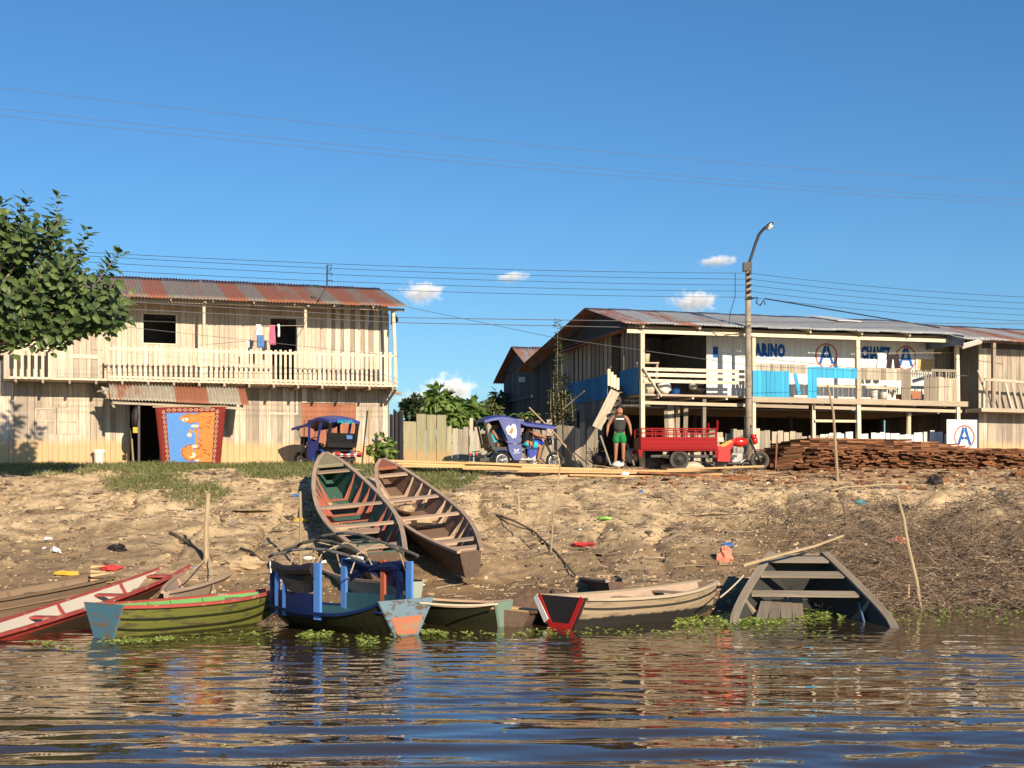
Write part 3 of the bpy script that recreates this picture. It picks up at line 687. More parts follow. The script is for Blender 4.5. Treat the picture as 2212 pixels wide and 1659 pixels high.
def text_on(mb, F, txt, px0, py0, px1, py1, off, bold=.075, ext=.004):
    cu = bpy.data.curves.new('lettering', 'FONT'); cu.body = txt; cu.offset = bold; cu.extrude = 0; cu.resolution_u = 2; cu.space_character = 1.12
    ob = bpy.data.objects.new('lettering', cu); me = bpy.data.meshes.new_from_object(ob)
    co = [v.co.copy() for v in me.vertices]; fs = [tuple(p.vertices) for p in me.polygons]
    x0 = min(c.x for c in co); x1 = max(c.x for c in co); y0 = min(c.y for c in co); y1 = max(c.y for c in co)
    a = F.uz(px0, py1, off); b = F.uz(px1, py0, off)
    mb.add([F.pt(a[0] + (b[0] - a[0]) * (c.x - x0) / (x1 - x0), a[1] + (b[1] - a[1]) * (c.y - y0) / (y1 - y0), off) for c in co], fs, None, .5)
    bpy.data.objects.remove(ob); bpy.data.curves.remove(cu); bpy.data.meshes.remove(me)
def emblem(F, cx, cy, r, off, parent, sy=1.0, top=0.0):
    u, z = F.uz(cx, cy, off); rm = F.uz(cx + r, cy, off)[0] - u
    vs = []; n = 40
    for i in range(n):
        a = 2 * math.pi * i / n
        for q in (1.0 + random.uniform(-.01, .01), .9 + random.uniform(-.015, .01)): vs.append(F.pt(u + rm * q * math.cos(a), z + rm * sy * q * math.sin(a), off))
    fs = [(2 * i, 2 * ((i + 1) % n), 2 * ((i + 1) % n) + 1, 2 * i + 1) for i in range(n)]
    mb = MB(); mb.add(vs, fs, None, .6); e = mb.build('emblem_ring', M['redring'], parent)
    mb = MB(); S = rm
    def quad(pts): mb.add([F.pt(u + S * a, z + S * sy * b, off - .001) for a, b in pts], [tuple(range(len(pts)))], None, .6)
    for s in (-1, 1):
        q = [(s * .03, .82), (s * .2, .82), (s * .62, -.52), (s * .72, -.58), (s * .66, -.68), (s * .38, -.66), (s * .3, -.25), (s * .12, -.25), (s * .04, -.02), (s * .12, -.02), (s * .22, -.02)][:6]
        quad([(s * .03, .82), (s * .2, .82), (s * .40, .17), (s * .17, .17), (s * .03, .45)]); quad([(s * .40, .17), (s * .66, -.52), (s * .42, -.52), (s * .17, .17)])
        quad([(s * .66, -.52), (s * .74, -.64), (s * .40, -.64), (s * .42, -.52)]); quad([(s * .03, .02), (s * .225, .02), (s * .30, -.2), (s * .03, -.2)])
    mb.build('emblem_letter', M['letter'], parent)
paint('lettering', M['letter'], 'blue block letters reading MARINO', lambda mb: text_on(mb, FR, 'MARINO', 1615, 742.5, 1696.5, 770.5, RW - .012))
paint('lettering', M['letter'], 'blue block letters reading CHAVEZ', lambda mb: text_on(mb, FR, 'CHAVEZ', 1861, 749.5, 1924, 775.5, RW - .012))
emblem(FR, 1785.4, 768.4, 23.6, RW - .012, ww); emblem(FR, 1957, 773.6, 22.8, RW - .012, ww)
mb = MB(); fl(mb, 1541, 749, 1551, 772, RW - .02, RW - .01, F=FR); mb.build('blue_patch', M['letter'], ww)
mb = MB(); fl(mb, 1983, 775, 2016, 801, RW - .03, RW - .012, 'x', .9, FR); mb.build('window_board', M['new'], ww)
mb = MB(); fl(mb, 1978, 771, 2019, 774.5, RW - .04, RW - .01, 'x', .9, FR); fl(mb, 1979, 774.5, 1982.5, 803, RW - .04, RW - .01, 'z', .9, FR); mb.build('window_frame', M['white'], ww)
# railings of the right house
def pk(mb, x0, x1, y0, y1, off=-.03, w=.17, gap=.004, t=None, topj=.02):
    a = FR.uz(x0, y0, off); b = FR.uz(x1, y1, off); c = FR.uz((x0 + x1) / 2, y1, off); d = FR.uz((x0 + x1) / 2, y0, off)
    boards(mb, FR, a[0], b[0], lambda u: max(fz(u), 0) if y1 > 846 else c[1], lambda u: d[1] + random.uniform(-topj, topj), off, w, gap=gap, th=.024, alt=(lambda u, i: t) if t else None)
mb = MB(); pk(mb, 1626, 1705, 801, 851, t=None); pk(mb, 1745, 1764.5, 793, 855); pk(mb, 1745, 1851, 793.5, 817)
a = FR.at(1717, 807, -.02); b = FR.at(1727, 852, -.02); mb.plank(b, a, .12, .024, FR.n)
rb = mb.build('balcony_railing', M['blue'], gr); tag(rb, 'turquoise painted boards of the balcony railing')
mb = MB(); pk(mb, 1634, 1744, 786, 806, -.005, .12, .012, None, .01); pk(mb, 1861, 1948, 795.5, 821, -.03, .18); pk(mb, 1851.5, 1861, 795.5, 862, -.032, .15); pk(mb, 1948, 1968.5, 797, 862, -.03); pk(mb, 1996, 2069, 816, 866, -.03, .2)
pk(mb, 1968.5, 2018, 800, 815, -.02, .09, .025); pk(mb, 2018, 2066, 803, 816, -.02, .09, .03); fl(mb, 2012, 798.5, 2066, 802.5, -.04, .02, 'x', .2, FR)
fl(mb, 1871, 835.5, 1933, 839, .05, .12, 'x', .95, FR); fl(mb, 1765, 833, 1850, 835.5, .05, .1, 'x', .95, FR)
rt = mb.build('balcony_railing', M['fence'], gr); tag(rt, 'unpainted grey tan boards of the balcony railing')
mb = MB()
for ya, yb, h in ((797.5, 801.5, .1), (809.5, 813, .105), (822.5, 826, .1)):
    mb.plank(FR.at(1390, ya - .5, -.03), FR.at(1618, yb + 1.5, -.03), .03, h, t=random.uniform(.5, .95))
mb.plank(FR.at(1389, 795, -.08), FR.at(1428, 857, -.13), .03, .11, FR.n, t=.9)
mb.build('balcony_railing', M['cream'], gr)
mb = MB()
mb.plank(FR.at(1489, 905, .1), FR.at(1489, 870, .1), .01, .01)
# side of the right house (gable, slats, blue band)
def sbox(mb, pts, off0, off1, t=None):                       # quad on the side plane given in pixels, extruded outwards
    q = [SR.uz(x, y, off0) for x, y in pts]; r = random.uniform(0, 40)
    o = [SR.pt(u, z, off0) for u, z in q] + [SR.pt(u, z, off1) for u, z in q]; n = len(pts)
    mb.add(o, [tuple(range(n)), tuple(range(2 * n - 1, n - 1, -1))] + [(i, i + n, (i + 1) % n + n, (i + 1) % n) for i in range(n)], [(z, u + r, k) for k in (0, 1) for u, z in q], t)
top_s = lambda x: 757 + (x - 1213) * (712 - 757) / (1352 - 1213)
bt_s = lambda x: 875 + (x - 1227) * (850 - 875) / (1378 - 1227)
for xa_, xb_ in ((1199, 1314), (1341, 1382)):
    mb = MB(); x = xa_
    while x < xb_:
        sbox(mb, [(x, top_s(x)), (x + 5.3, top_s(x + 5.3)), (x + 5.3, bt_s(x) - 30), (x, bt_s(x) - 30)], -.03, 0)
        x += 9 if x > 1232 else 5.6
    mb.build('side_slats', M['fence'], gr)
for a, b, ya in ((1227, 1312, 0), (1339, 1379, 0)):
    mb = MB(); x = a
    while x < b - 2:
        w = (b - a) / round((b - a) / 12); yt = lambda q: 829 + (q - 1227) * (809 - 829) / (1310 - 1227)
        yb_ = lambda q: bt_s(q)
        sbox(mb, [(x, yt(x)), (x + w - .4, yt(x + w)), (x + w - .4, yb_(x + w)), (x, yb_(x))], -.035, -.01); x += w
    tag(mb.build('side_railing', M['bluedk'], gr), 'deep blue boards along the shaded side')
mb = MB(); x = 1199
while x < 1300:
    sbox(mb, [(x, bt_s(x) + 1), (x + 7.6, bt_s(x + 8) + 1), (x + 7.6, 962), (x, 962)], 0, .02); x += 8
mb.build('side_wall', M['grey'], gr)
mb = MB(); x = 1152
while x < 1198:
    sbox(mb, [(x, 800 - (x - 1152) * .98), (x + 3.7, 800 - (x - 1148.3) * .98), (x + 3.7, 962), (x, 962)], .0, .02); x += 4
mb.build('rear_side_wall', M['dark'], gr)
mb = MB(); apex = SR.uz(1285, 672, 0)                            # gable sheathing
gq = [(1206, 757), (1288, 674), (1352, 700), (1352, 712)]; sbox(mb, gq, 0, .03)
mb.build('gable', M['dark'], gr)
mb = MB(); a = SR.at(1201, 757, -.28); b = SR.at(1352, 709, -.28); mb.plank(a, b, .1, .02); mb.plank(SR.at(1213, 762, -.2), SR.at(1352, 712, -.2), .5, .02, (-.2, 0, 1)); mb.build('side_awning', M['roof_rust'], gr)
# stair at the left corner
mb = MB()
for k in range(4): mb.plank(P(1315.5 + 6.4 * k, 833 + 3 * k, 42.9), P(1315.5 + 6.4 * k, 797 + 6.5 * k, 42.9), .088, .025, (.3, -1, 0), t=random.uniform(.5, 1))
mb.build('stair_gate', M['cream'], gr)
mb = MB(); A1 = SR.at(1340, 846, -.55); B1 = V((A1.x - 1.55, A1.y - .55, 3.15))
A2 = A1 + V((.75, -.35, 0)); 
mb.plank(P(1289, 925, 42.3), P(1329, 845, 42.9), .30, .035, (.1, -1, .2), t=.75)
for k in range(5):
    a = P(1296 + k * 9, 908 - k * 15, 42.5 + .1 * k); b = P(1318 + k * 6, 903 - k * 14, 43.2 + .1 * k); mb.plank(a, b, .22, .03, t=.1)
mb.build('staircase', M['fence'], gr)
mb = MB(); mb.plank(P(1312, 905, 43.2), P(1347, 836, 43.5), .34, .035, (-.6, -.8, .2), t=.1); mb.plank(P(1268, 925, 43), P(1290, 892, 43.2), .04, .04); mb.build('stair_side', M['dark'], gr)
mb = MB(); boards(mb, FR, c0 - .1, uf1, lambda u: 2.9, lambda u: 5.1, 5.2, .22, gap=0); mb.build('lower_back_wall', M['void'], gr)  # boards coloured as dark as the underfloor shade

# ------------------------------------------------------------------ house at the right edge
FQ = Frame(2114, 46.0, 2300, 47.3)
gq_ = thing('plank_house', 'weathered plank house at the right edge with a leaning balcony rail and grey tin gable', 'house', ground_at(17.3, 47.5))
q0 = FQ.uz(2114, 800, 0)[0]; q1 = q0 + 7
qz = FQ.uz(2146, 741, -.6)[1]
mb = MB(); boards(mb, FQ, q0, q1, lambda u: 2.9, lambda u: qz + .25, 0, .19); mb.build('front_wall', M['wall_low'], gq_)
mb = MB()
SQ = Frame(1912, 51.2, 2114, 46.0); SQ.n = -SQ.n if SQ.n.x > 0 else SQ.n
boards(mb, SQ, 0, SQ.uz(2114, 900, 0)[0], lambda u: 2.9, lambda u: qz + .3, 0, .2, gap=.002); mb.build('side_wall', M['grey'], gq_)
qe = lambda u: qz + .06; qr = lambda u: qz + 1.0
ur0 = FQ.uz(2122, 737, -.8)[0] - .75
corrugated(FQ, ur0 + .0, q1, qe, qr, -.9, 3.0, M['roof_q'], 'roof', gq_, .95)
corrugated(FQ, ur0, q1, lambda u: qr(u) - 1.2, qr, 7.2, 3.0, M['roof_rust'], 'roof', gq_, .95)
mb = MB(); g0 = FQ.pt(ur0 + .1, qz - .25, -.7); mb.prism([(0, .0), (3.6, .0), (7.6, -.1), (3.7, 1.1), (0, .28)], FQ.pt(ur0 + .12, qz - .1, -.7), -FQ.n, V((0, 0, 1)), .03); mb.build('gable', M['tin'], gq_)
mb = MB(); a = FQ.at(2146, 741, -.75); b = FQ.at(2146, 868, -.75); mb.plank(b, a, .11, .11, FQ.n); mb.build('balcony_post', M['beam'], gq_)
mb = MB(); zf = FQ.uz(2150, 882, -.75)[1]; fbox(mb, FQ, FQ.uz(2118, 882, -.75)[0], q1, zf - .12, zf, -.8, 0, .8, 'x'); mb.build('balcony_floor', M['beam'], gq_)
mb = MB(); zr_ = FQ.uz(2150, 820, -.78)[1]; ua = FQ.uz(2126, 820, -.78)[0]
mb.plank(FQ.pt(ua, zr_, -.8), FQ.pt(q1, zr_ - .25, -.8), .04, .09)
u = ua + .1; i = 0
while u < q1: mb.plank(FQ.pt(u + (.25 if i > 2 else 0), zf, -.78), FQ.pt(u - (.05 if i > 2 else 0), zr_, -.78), .08, .02, FQ.n); u += .26; i += 1
mb.plank(FQ.at(2112, 800, -.3), FQ.at(2136, 868, -.8), .06, .04)
mb.build('balcony_railing', M['fence'], gq_)
mb = MB(); mb.plank(FQ.at(2080, 748, -1.1), FQ.at(2122, 736, -1.1), .03, .2, (0, -.6, .6)); mb.build('eave_board', M['white'], gq_)
mb = MB(); fl(mb, 2122, 745, 2212, 752, -.02, .0, 'x', .1, FQ); mb.build('dark_wall_strip', M['dark'], gq_)  # solid dark strip along the top of the front wall

# ------------------------------------------------------------------ small house behind
FS = Frame(1152, 55.0, 1340, 56.1); 
gs = thing('back_house', 'small dark gabled plank house with a rusted roof, standing behind the fence', 'house', ground_at(1.2, 57.5))
SS = Frame(1088, 59.0, 1152, 55.0); SS.n = -SS.n if SS.n.x > 0 else SS.n
w_ = SS.uz(1152, 900, 0)[0]
ez = P(1152, 796, 55).z; az = P(1112, 752, 57).z
mb = MB(); boards(mb, SS, 0, w_, lambda u: 2.9, lambda u: ez + .15, 0, .25)
mb.prism([(-.15, ez + .1), (w_ + .1, ez + .1), (w_ * .52, az - .1)], SS.pt(0, 0, -.03), SS.t, V((0, 0, 1)), .03); 
fbox(mb, FS, FS.uz(1152, 900, 0)[0], FS.uz(1152, 900, 0)[0] + 4.2, 2.9, ez + .1, 0, .03, .4)
mb.plank(SS.pt(0, ez - 1.1, -.06), SS.pt(w_, ez - 1.1, -.06), .03, .12)
mb.build('wall', M['dark'], gs)
us = FS.uz(1152, 800, 0)[0]
corrugated(FS, us - .3, us + 4.5, lambda u: ez, lambda u: az + .05, -.3, w_ * .48, M['roof_rust'], 'roof', gs, .9, .12)
corrugated(FS, us - .3, us + 4.5, lambda u: ez - .25, lambda u: az + .05, w_ + .5, w_ * .48, M['roof_rust'], 'roof', gs, .9, .12)
mb = MB(); mb.box(SS.at(1128, 820, -.1), (.28, .1, .2)); mb.build('lamp', M['lens'], gs)
# ------------------------------------------------------------------ boats
def basis(a, b, roll=0, up=(0, 0, 1)):
    x = (b - a).normalized(); y = V(up).cross(x).normalized(); z = x.cross(y)
    m = Matrix((x, y, z)).transposed(); m = m @ Matrix.Rotation(roll, 3, 'X'); m = m.to_4x4(); m.translation = a; return m
def boat(name, label, a, b, beam, depth, hull, gun, inner=None, ts=.75, tb=.04, bowrise=.5, sternrise=.12, rocker=.5, bot=.55, thw=(), ribs=(), deck=None, transom=None, roll=0, rubs=(), rub_m=None, gw=.07, cat='boat', group=None, ribm=None, thm=None, deckm=None, trm=None, floor=None, pk=1.25, hbf=None, tr_over=.0, tr_band=None, trw=1.0):
    a = V(a); b = V(b); L = (b - a).length; Mx = basis(a, b, roll)
    rt = thing(name, label, cat, (a + b) / 2, group)
    n = 19
    def st(s):
        if s < .42: k = ts + (1 - ts) * math.sin(math.pi / 2 * s / .42)
        else: k = tb + (1 - tb) * max(0, math.cos(math.pi / 2 * ((s - .42) / .58))) ** (1 / pk)
        if hbf: k = hbf(s)
        hb = beam / 2 * k; zs = depth * (1 + bowrise * max(0, (s - .45) / .55) ** 2 + sternrise * max(0, (.35 - s) / .35) ** 2)
        zk = depth * rocker * max(0, (s - .62) / .38) ** 2.2 + depth * .12 * max(0, (.2 - s) / .2) ** 2
        return hb, zs, zk
    def sec(s, ins=0.0):
        hb, zs, zk = st(s); hb = max(hb - ins, .004); bb = max(hb * bot * (1 - .35 * max(0, (s - .6) / .4)), .003); z0 = zk + ins
        x = s * L; f = lambda t: bb + (hb - bb) * t ** .8
        pts = [V((x, -hb, zs)), V((x, -f(.55), z0 + (zs - z0) * .55)), V((x, -bb, z0)), V((x, 0, z0 - .01)), V((x, bb, z0)), V((x, f(.55), z0 + (zs - z0) * .55)), V((x, hb, zs))]
        return pts
    S = [i / (n - 1) for i in range(n)]
    mb = MB(Mx); rows = [sec(s) for s in S]
    mb.loft([r[::-1] for r in rows], t=.5)
    mb.add(rows[0], [tuple(range(7))], None, .5); mb.add(rows[-1], [tuple(range(6, -1, -1))], None, .5)
    mb.build('hull', hull, rt)
    mb = MB(Mx); S2 = [.012 + .965 * s for s in S]; ir = [sec(s, .03) for s in S2]
    mb.loft(ir, t=.5); mb.add(ir[0], [tuple(range(6, -1, -1))], None, .5); mb.add(ir[-1], [tuple(range(7))], None, .5)
    mb.build('hull_lining', inner or hull, rt)
    for sd in (0, -1):
        mb = MB(Mx); pts = [r[sd] + V((0, (-.012 if sd == 0 else .012), .012)) for r in rows]; mb.rail(pts, gw, .05, t=random.random()); mb.build('gunwale', gun, rt)
    def inp(s, k):
        hb, zs, zk = st(s); return hb, zs, zk
    for t in thw:
        s, zf, w = (t + (.82, .18))[:3] if isinstance(t, tuple) else (t, .82, .18)
        hb, zs, zk = st(s); bb = hb * bot; h = (bb + (hb - bb) * zf ** .8) - .035; mb = MB(Mx); mb.plank((s * L, -h, zk + (zs - zk) * zf), (s * L, h, zk + (zs - zk) * zf), w, .035); mb.build('thwart', thm or gun, rt)
    for s in ribs:
        mb = MB(Mx); q = [p.copy() for p in sec(s, .045)]
        mb.plank(q[0], q[2], .045, .07, (1, 0, 0)); mb.plank(q[6], q[4], .045, .07, (1, 0, 0)); mb.plank(q[2] + V((0, 0, .02)), q[4] + V((0, 0, .02)), .045, .05)
        # knee brackets widen downwards
        for i, j in ((0, 2), (6, 4)):
            c = q[j] + (q[3] - q[j]) * .35; mb.add([q[i], q[j], c, q[i] + V((.03, 0, 0)), q[j] + V((.03, 0, 0)), c + V((.03, 0, 0))], [(0, 1, 2), (5, 4, 3), (0, 3, 4, 1), (1, 4, 5, 2), (2, 5, 3, 0)])
        mb.build('rib', ribm or gun, rt)
    if deck:
        ss = [deck + (1 - deck) * i / 6 for i in range(7)]; mb = MB(Mx); top = []
        for s in ss:
            hb, zs, zk = st(s); top.append([V((s * L, -hb, zs + .02)), V((s * L, 0, zs + .035)), V((s * L, hb, zs + .02))])
        mb.loft([r[::-1] for r in top], [[V((q.y * 1, q.x, 0)) for q in r[::-1]] for r in top]); hb, zs, zk = st(deck); mb.plank((deck * L, -hb, zs), (deck * L, hb, zs), .03, .09)
        mb.build('bow_deck', deckm or gun, rt)
    if transom:
        hb, zs, zk = st(0); bb = hb * bot; o = tr_over
        mb = MB(Mx); pl = [(-bb * trw - .0, zk - .02), (bb * trw, zk - .02), (hb * trw + .02 + o, zs + .03 + o * .3), (-hb * trw - .02 - o, zs + .03 + o * .3)]
        mb.prism(pl, (-.03, 0, 0), V((0, 1, 0)), V((0, 0, 1)), .045, .6); tr = mb.build('transom', transom, rt)
        if tr_band:
            mb = MB(Mx); kind, bm = tr_band
            if kind == 'u':
                w = .1; q = [V((-.058, y, z)) for y, z in pl]
                mb.plank(q[3] + V((0, .07, 0)), q[0] + V((0, .06, .07)), w, .014, (1, 0, 0)); mb.plank(q[2] - V((0, .07, 0)), q[1] - V((0, .06, -.07)), w, .014, (1, 0, 0)); mb.plank(q[0] + V((0, .03, .07)), q[1] + V((0, -.03, .07)), w, .0138, (1, 0, 0))
            else:
                k0, k1 = kind; f = lambda t: (bb + (hb - bb) * t) * trw - .05
                q = [(-f(k0), zk + (zs - zk) * k0), (f(k0), zk + (zs - zk) * k0), (f(k1), zk + (zs - zk) * k1), (-f(k1), zk + (zs - zk) * k1)]
                mb.prism(q, (-.057, 0, 0), V((0, 1, 0)), V((0, 0, 1)), .008, .6)
            mb.build('transom_paint', bm, tr)
    for h in rubs:
        for sd in (-1, 1):
            pts = []
            for s in S:
                hb, zs, zk = st(s); bb = hb * bot * (1 - .35 * max(0, (s - .6) / .4)); pts.append(V((s * L, sd * (bb + (hb - bb) * h ** .8 + .012), zk + (zs - zk) * h)))
            mb = MB(Mx); mb.rail(pts, .022, .03, t=.5); mb.build('rubbing_strake', rub_m or gun, rt)
    if floor:
        mb = MB(Mx); s0, s1, zf = floor
        for i in range(5):
            hb, zs, zk = st(.45); w = hb * bot * 2 / 5; y = -hb * bot + w * (i + .5); mb.plank((s0 * L, y, zf), (s1 * L, y, zf + random.uniform(-.005, .01)), w * .92, .02)
        mb.build('floorboards', thm or gun, rt)
    return rt, Mx, L, st
WD = (.30, .22, .15)
BM = {}
BM['yel'] = m_paint('olive_yellow_hull', (.18, .19, .045), (.10, .09, .045), .95, .5, (2, 10, 10), (.13, (.05, .055, .02), .05))
BM['redw'] = m_paint('worn_red_gunwale', (.40, .08, .065), (.40, .27, .20), .8, .6)
BM['gin'] = m_paint('green_lining', (.16, .38, .12), (.3, .3, .2), .3, .6)
BM['tealtr'] = m_paint('teal_transom', (.085, .21, .28), (.17, .14, .10), .95, .6)
BM['wlin'] = m_paint('dirty_white_lining', (.62, .57, .48), (.45, .36, .26), .3, .6)
BM['navy'] = m_paint('navy_panel', (.012, .025, .10), (.02, .03, .05), .25, .45)
BM['dkgreen'] = m_paint('dark_shade_hull', (.024, .026, .013), (.014, .012, .009), .5, .4)  # dark green, deepened to carry the shade on the canopied boat's side
BM['post'] = m_paint('bright_blue_post', (.09, .24, .62), (.3, .36, .42), .22, .5)
BM['bteal'] = m_paint('shaded_teal_panel', (.03, .085, .12), (.05, .065, .07), .3, .6)
BM['rpost'] = m_paint('brick_red_post', (.42, .11, .06), (.3, .12, .08), .3, .6)
BM['trblue'] = m_paint('pale_blue_worn_transom', (.17, .25, .31), (.12, .095, .07), .95, .65)
BM['trsal'] = m_paint('salmon_paint', (.46, .18, .10), (.3, .22, .15), .85, .65)
BM['can1'] = m_wood('weathered_canoe_wood', (.34, .225, .15), (.60, .44, .31), (.44, .34, .26), 1.0, 14, None, .5)
BM['can1in'] = m_paint('faded_green_lining', (.075, .17, .13), (.42, .31, .21), .62, .75, (1.5, 5, 5))
BM['canred'] = m_paint('faded_red_ribs', (.40, .13, .09), (.38, .25, .17), .42, .7)
BM['candk'] = m_wood('dark_brown_hull', (.085, .052, .036), (.20, .125, .085), (.16, .12, .09), 1.0, 14, None, .4)
BM['can2'] = m_wood('brown_canoe_wood', (.34, .23, .15), (.60, .44, .31), (.40, .30, .23), 1.0, 14, None, .5)
BM['cdeck'] = m_wood('greenish_deck', (.24, .21, .13), (.40, .35, .23), None, 1.0, 14, None, .5)
BM['tanb'] = m_paint('tan_hull_tarred_below', (.47, .36, .24), (.30, .225, .15), .9, .7, (1.2, 14, 14), (.27, (.05, .046, .042), .09))
BM['blk'] = m_paint('black_transom', (.035, .03, .032), (.08, .07, .06), .25, .6)
BM['greyb'] = m_wood('sunken_grey_wood', (.21, .165, .115), (.42, .35, .26), (.31, .27, .22), 1.0, 14, None, .5)
BM['rot'] = m_wood('rotten_brown_wood', (.19, .125, .07), (.38, .265, .165), (.28, .20, .14), .9, 14, None, .5)
wl = lambda px, py, dz: W(px, py) + V((0, 0, dz))
b_yel = boat('rowing_boat', 'olive yellow rowing boat with teal transom and worn red gunwales', wl(228, 1378, -.1), wl(588, 1343, -.1), 1.15, .58, BM['yel'], BM['redw'], BM['gin'], ts=.78, tb=.16, bowrise=.16, sternrise=.06, rocker=.45, bot=.5, thw=((.22, .85, .2), (.55, .85, .2), (.8, .9, .22)), ribs=(.35, .48, .66), transom=BM['tealtr'], rubs=(.66, .36), rub_m=BM['dkgreen'], thm=BM['can1'], gw=.08, ribm=BM['gin'], tr_over=.06)
b_red = boat('canoe', 'long low red canoe with dirty white inside and a pointed upturned bow', wl(-60, 1386, -.29), W(440, 1290) + V((.1, .5, .50)), .85, .32, m_paint('red_canoe_hull', (.50, .07, .05), (.36, .16, .10), .25, .55, (3, 8, 8), (.22, (.10, .07, .045), .05)), BM['redw'], BM['wlin'], ts=.8, tb=.03, bowrise=.75, rocker=.3, thw=((.25, .8, .2), (.5, .85, .2), (.72, .9, .25)), ribs=(.35, .6), gw=.075, deck=.86, deckm=BM['wlin'])
b_rot = boat('dugout_canoe', 'rotten bare brown dugout with a pale splintered end', wl(-150, 1350, -.15), W(205, 1318) + V((0, .8, .15)), .9, .44, BM['rot'], BM['rot'], None, ts=.8, tb=.55, bowrise=.05, rocker=.1, thw=((.6, .8, .2),), ribs=(.5, .8), rubs=(.6,))
mb = MB(); e = W(205, 1318) + V((.05, .8, .15))
for k in range(6):
    z = .25 + .09 * k; mb.plank(e + V((-.25, -.42, z)), e + V((random.uniform(0, .3), -.38 + random.uniform(-.02, .05), z + random.uniform(-.03, .06))), .06, .05, w2=.01, h2=.012)
mb.build('splintered_edge', M['new'], b_rot[0])
b_gs = boat('small_boat', 'small grey brown plank boat behind the yellow rowing boat', W(480, 1290) + V((.1, 1.2, .38)), wl(360, 1338, -.1), 1.0, .5, BM['can1'], BM['can1'], None, ts=.75, tb=.1, bowrise=.2, sternrise=.3, thw=((.14, .75, .2), (.5, .8, .2)), ribs=(.3, .6), transom=BM['greyb'])
# canopied boat: hull, cabin sides, posts, bent roof poles, rolled tarps
A, B = wl(874, 1373, -.1), wl(612, 1347, -.1)
b_can = boat('canopy_boat', 'dark river boat with bright blue posts, rolled tarps and bare bent roof poles', A, B, 1.5, .42, BM['dkgreen'], BM['navy'], BM['bteal'], ts=.72, tb=.42, bowrise=.08, sternrise=.55, bot=.42, transom=BM['trblue'], tr_over=.08, tr_band=((.12, .62), BM['trsal']), thw=((.08, .92, .5),), gw=.06)
rt, Mx, L, st = b_can
def cab(name, mat, fn, par=None):
    mb = MB(Mx); fn(mb); return mb.build(name, mat, par or rt)
# x from stern (0) to bow (L); y<0 ... side chosen by picture: near side is +y
ny = 1 if (Mx @ V((1, 1, 0)) - Mx @ V((1, 0, 0))).y < 0 else -1
xs0, xs1, H0 = L * .44, L * .96, .43
nside = lambda x, z, o=0: V((x, ny * (st(x / L)[0] - .05 + o), z))
fside = lambda x, z, o=0: V((x, -ny * (st(x / L)[0] - .05 + o), z))
def panel(mb, f, x0, x1, z0, z1, th=.03):
    n = 6
    for i in range(n):
        a = x0 + (x1 - x0) * i / n; b = x0 + (x1 - x0) * (i + 1) / n
        mb.hexa([f(a, z0), f(b, z0), f(b, z0, th), f(a, z0, th), f(a, z1), f(b, z1), f(b, z1, th), f(a, z1, th)], None, .5)
fx0, fx1 = L * .17, L * .70
cab('cabin_side', BM['navy'], lambda mb: panel(mb, nside, xs0, xs1, H0 - .08, H0 + .33))
cab('cabin_side', BM['bteal'], lambda mb: panel(mb, fside, fx0, fx1, H0 - .05, H0 + .25))
for f, xs in ((nside, ((xs0 - .03, 'post', .16), (xs0 + .62 * (xs1 - xs0), 'post', .08), (xs1 - .05, 'navy', .1), (xs1 - .3, 'post', .09))), (fside, ((fx0, 'post', .14), (fx0 + .30, 'navy', .10), (fx0 + .75, 'rpost', .10), (fx1, 'post', .13)))):
    for x, m, w in xs:
        z0 = H0 - .1 if (f is nside and x < xs0) else H0 - .1
        hh = .86 if x in (xs0 - .03,) or f is fside else .78
        cab('cabin_post', BM[m], lambda mb: mb.plank(f(x, z0, .02), f(x, H0 + hh, .02), w, .05, (0, 1, 0)))
def roll(mb, f, x0, x1, z, r0, sag):
    pts = [f(x0 + (x1 - x0) * i / 8, z - sag * math.sin(math.pi * i / 8) - .02 * random.random(), .03) for i in range(9)]
    mb.tube(pts, [r0 * random.uniform(.75, 1.25) for _ in pts], 8)
def drape(mb, f, x0, x1, z1, dz, seed):
    rows = []
    for i in range(15):
        k = i / 14; x = x0 + (x1 - x0) * k; d = dz * (.35 + .65 * abs(math.sin(2.6 * k + seed)))
        rows.append([f(x, z1 - d * q, .03 + .04 * math.sin(9 * k + 3 * q + seed)) for q in (0, .33, .66, 1)])
    mb.loft(rows, t=.5)
cab('rolled_tarp', M['tarp'], lambda mb: (roll(mb, nside, xs0 + .05, xs1, H0 + .76, .085, .05), drape(mb, nside, xs0 + .03, xs1 + .02, H0 + .78, .46, .9)))
cab('rolled_tarp', M['tarpb'], lambda mb: (roll(mb, fside, fx0 + .05, fx1, H0 + .8, .085, .06), drape(mb, fside, fx0 + .02, fx1 - .1, H0 + .82, .48, 1.3)))
cab('tarp_tie', M['wcloth'], lambda mb: (mb.tube([fside(fx1 + .1, H0 + .76, .1), fside(fx1 - .1, H0 + .88, .1), fside(fx1 - .35, H0 + .86, .08)], .035, 6), mb.tube([nside(xs1 - .15, H0 + .82, .12), nside(xs1 - .2, H0 + .62, .12)], .012, 5)))
def bow_pole(mb, x0, x1, z, y, hump):
    mb.tube([V((x0 + (x1 - x0) * i / 10, y + .05 * math.sin(3 * i), z + hump * math.sin(math.pi * i / 10))) for i in range(11)], .026, 6)
for y, z, h, xa, xb in ((.55, 1.62, .18, .12, .93), (-.15, 1.75, .3, .06, .97), (-.62, 1.68, .22, .1, .85), (.1, 1.66, .26, .25, 1.0)):
    cab('roof_pole', M['dark'], lambda mb: bow_pole(mb, L * xa, L * xb, H0 + z - .72, y * ny, h))
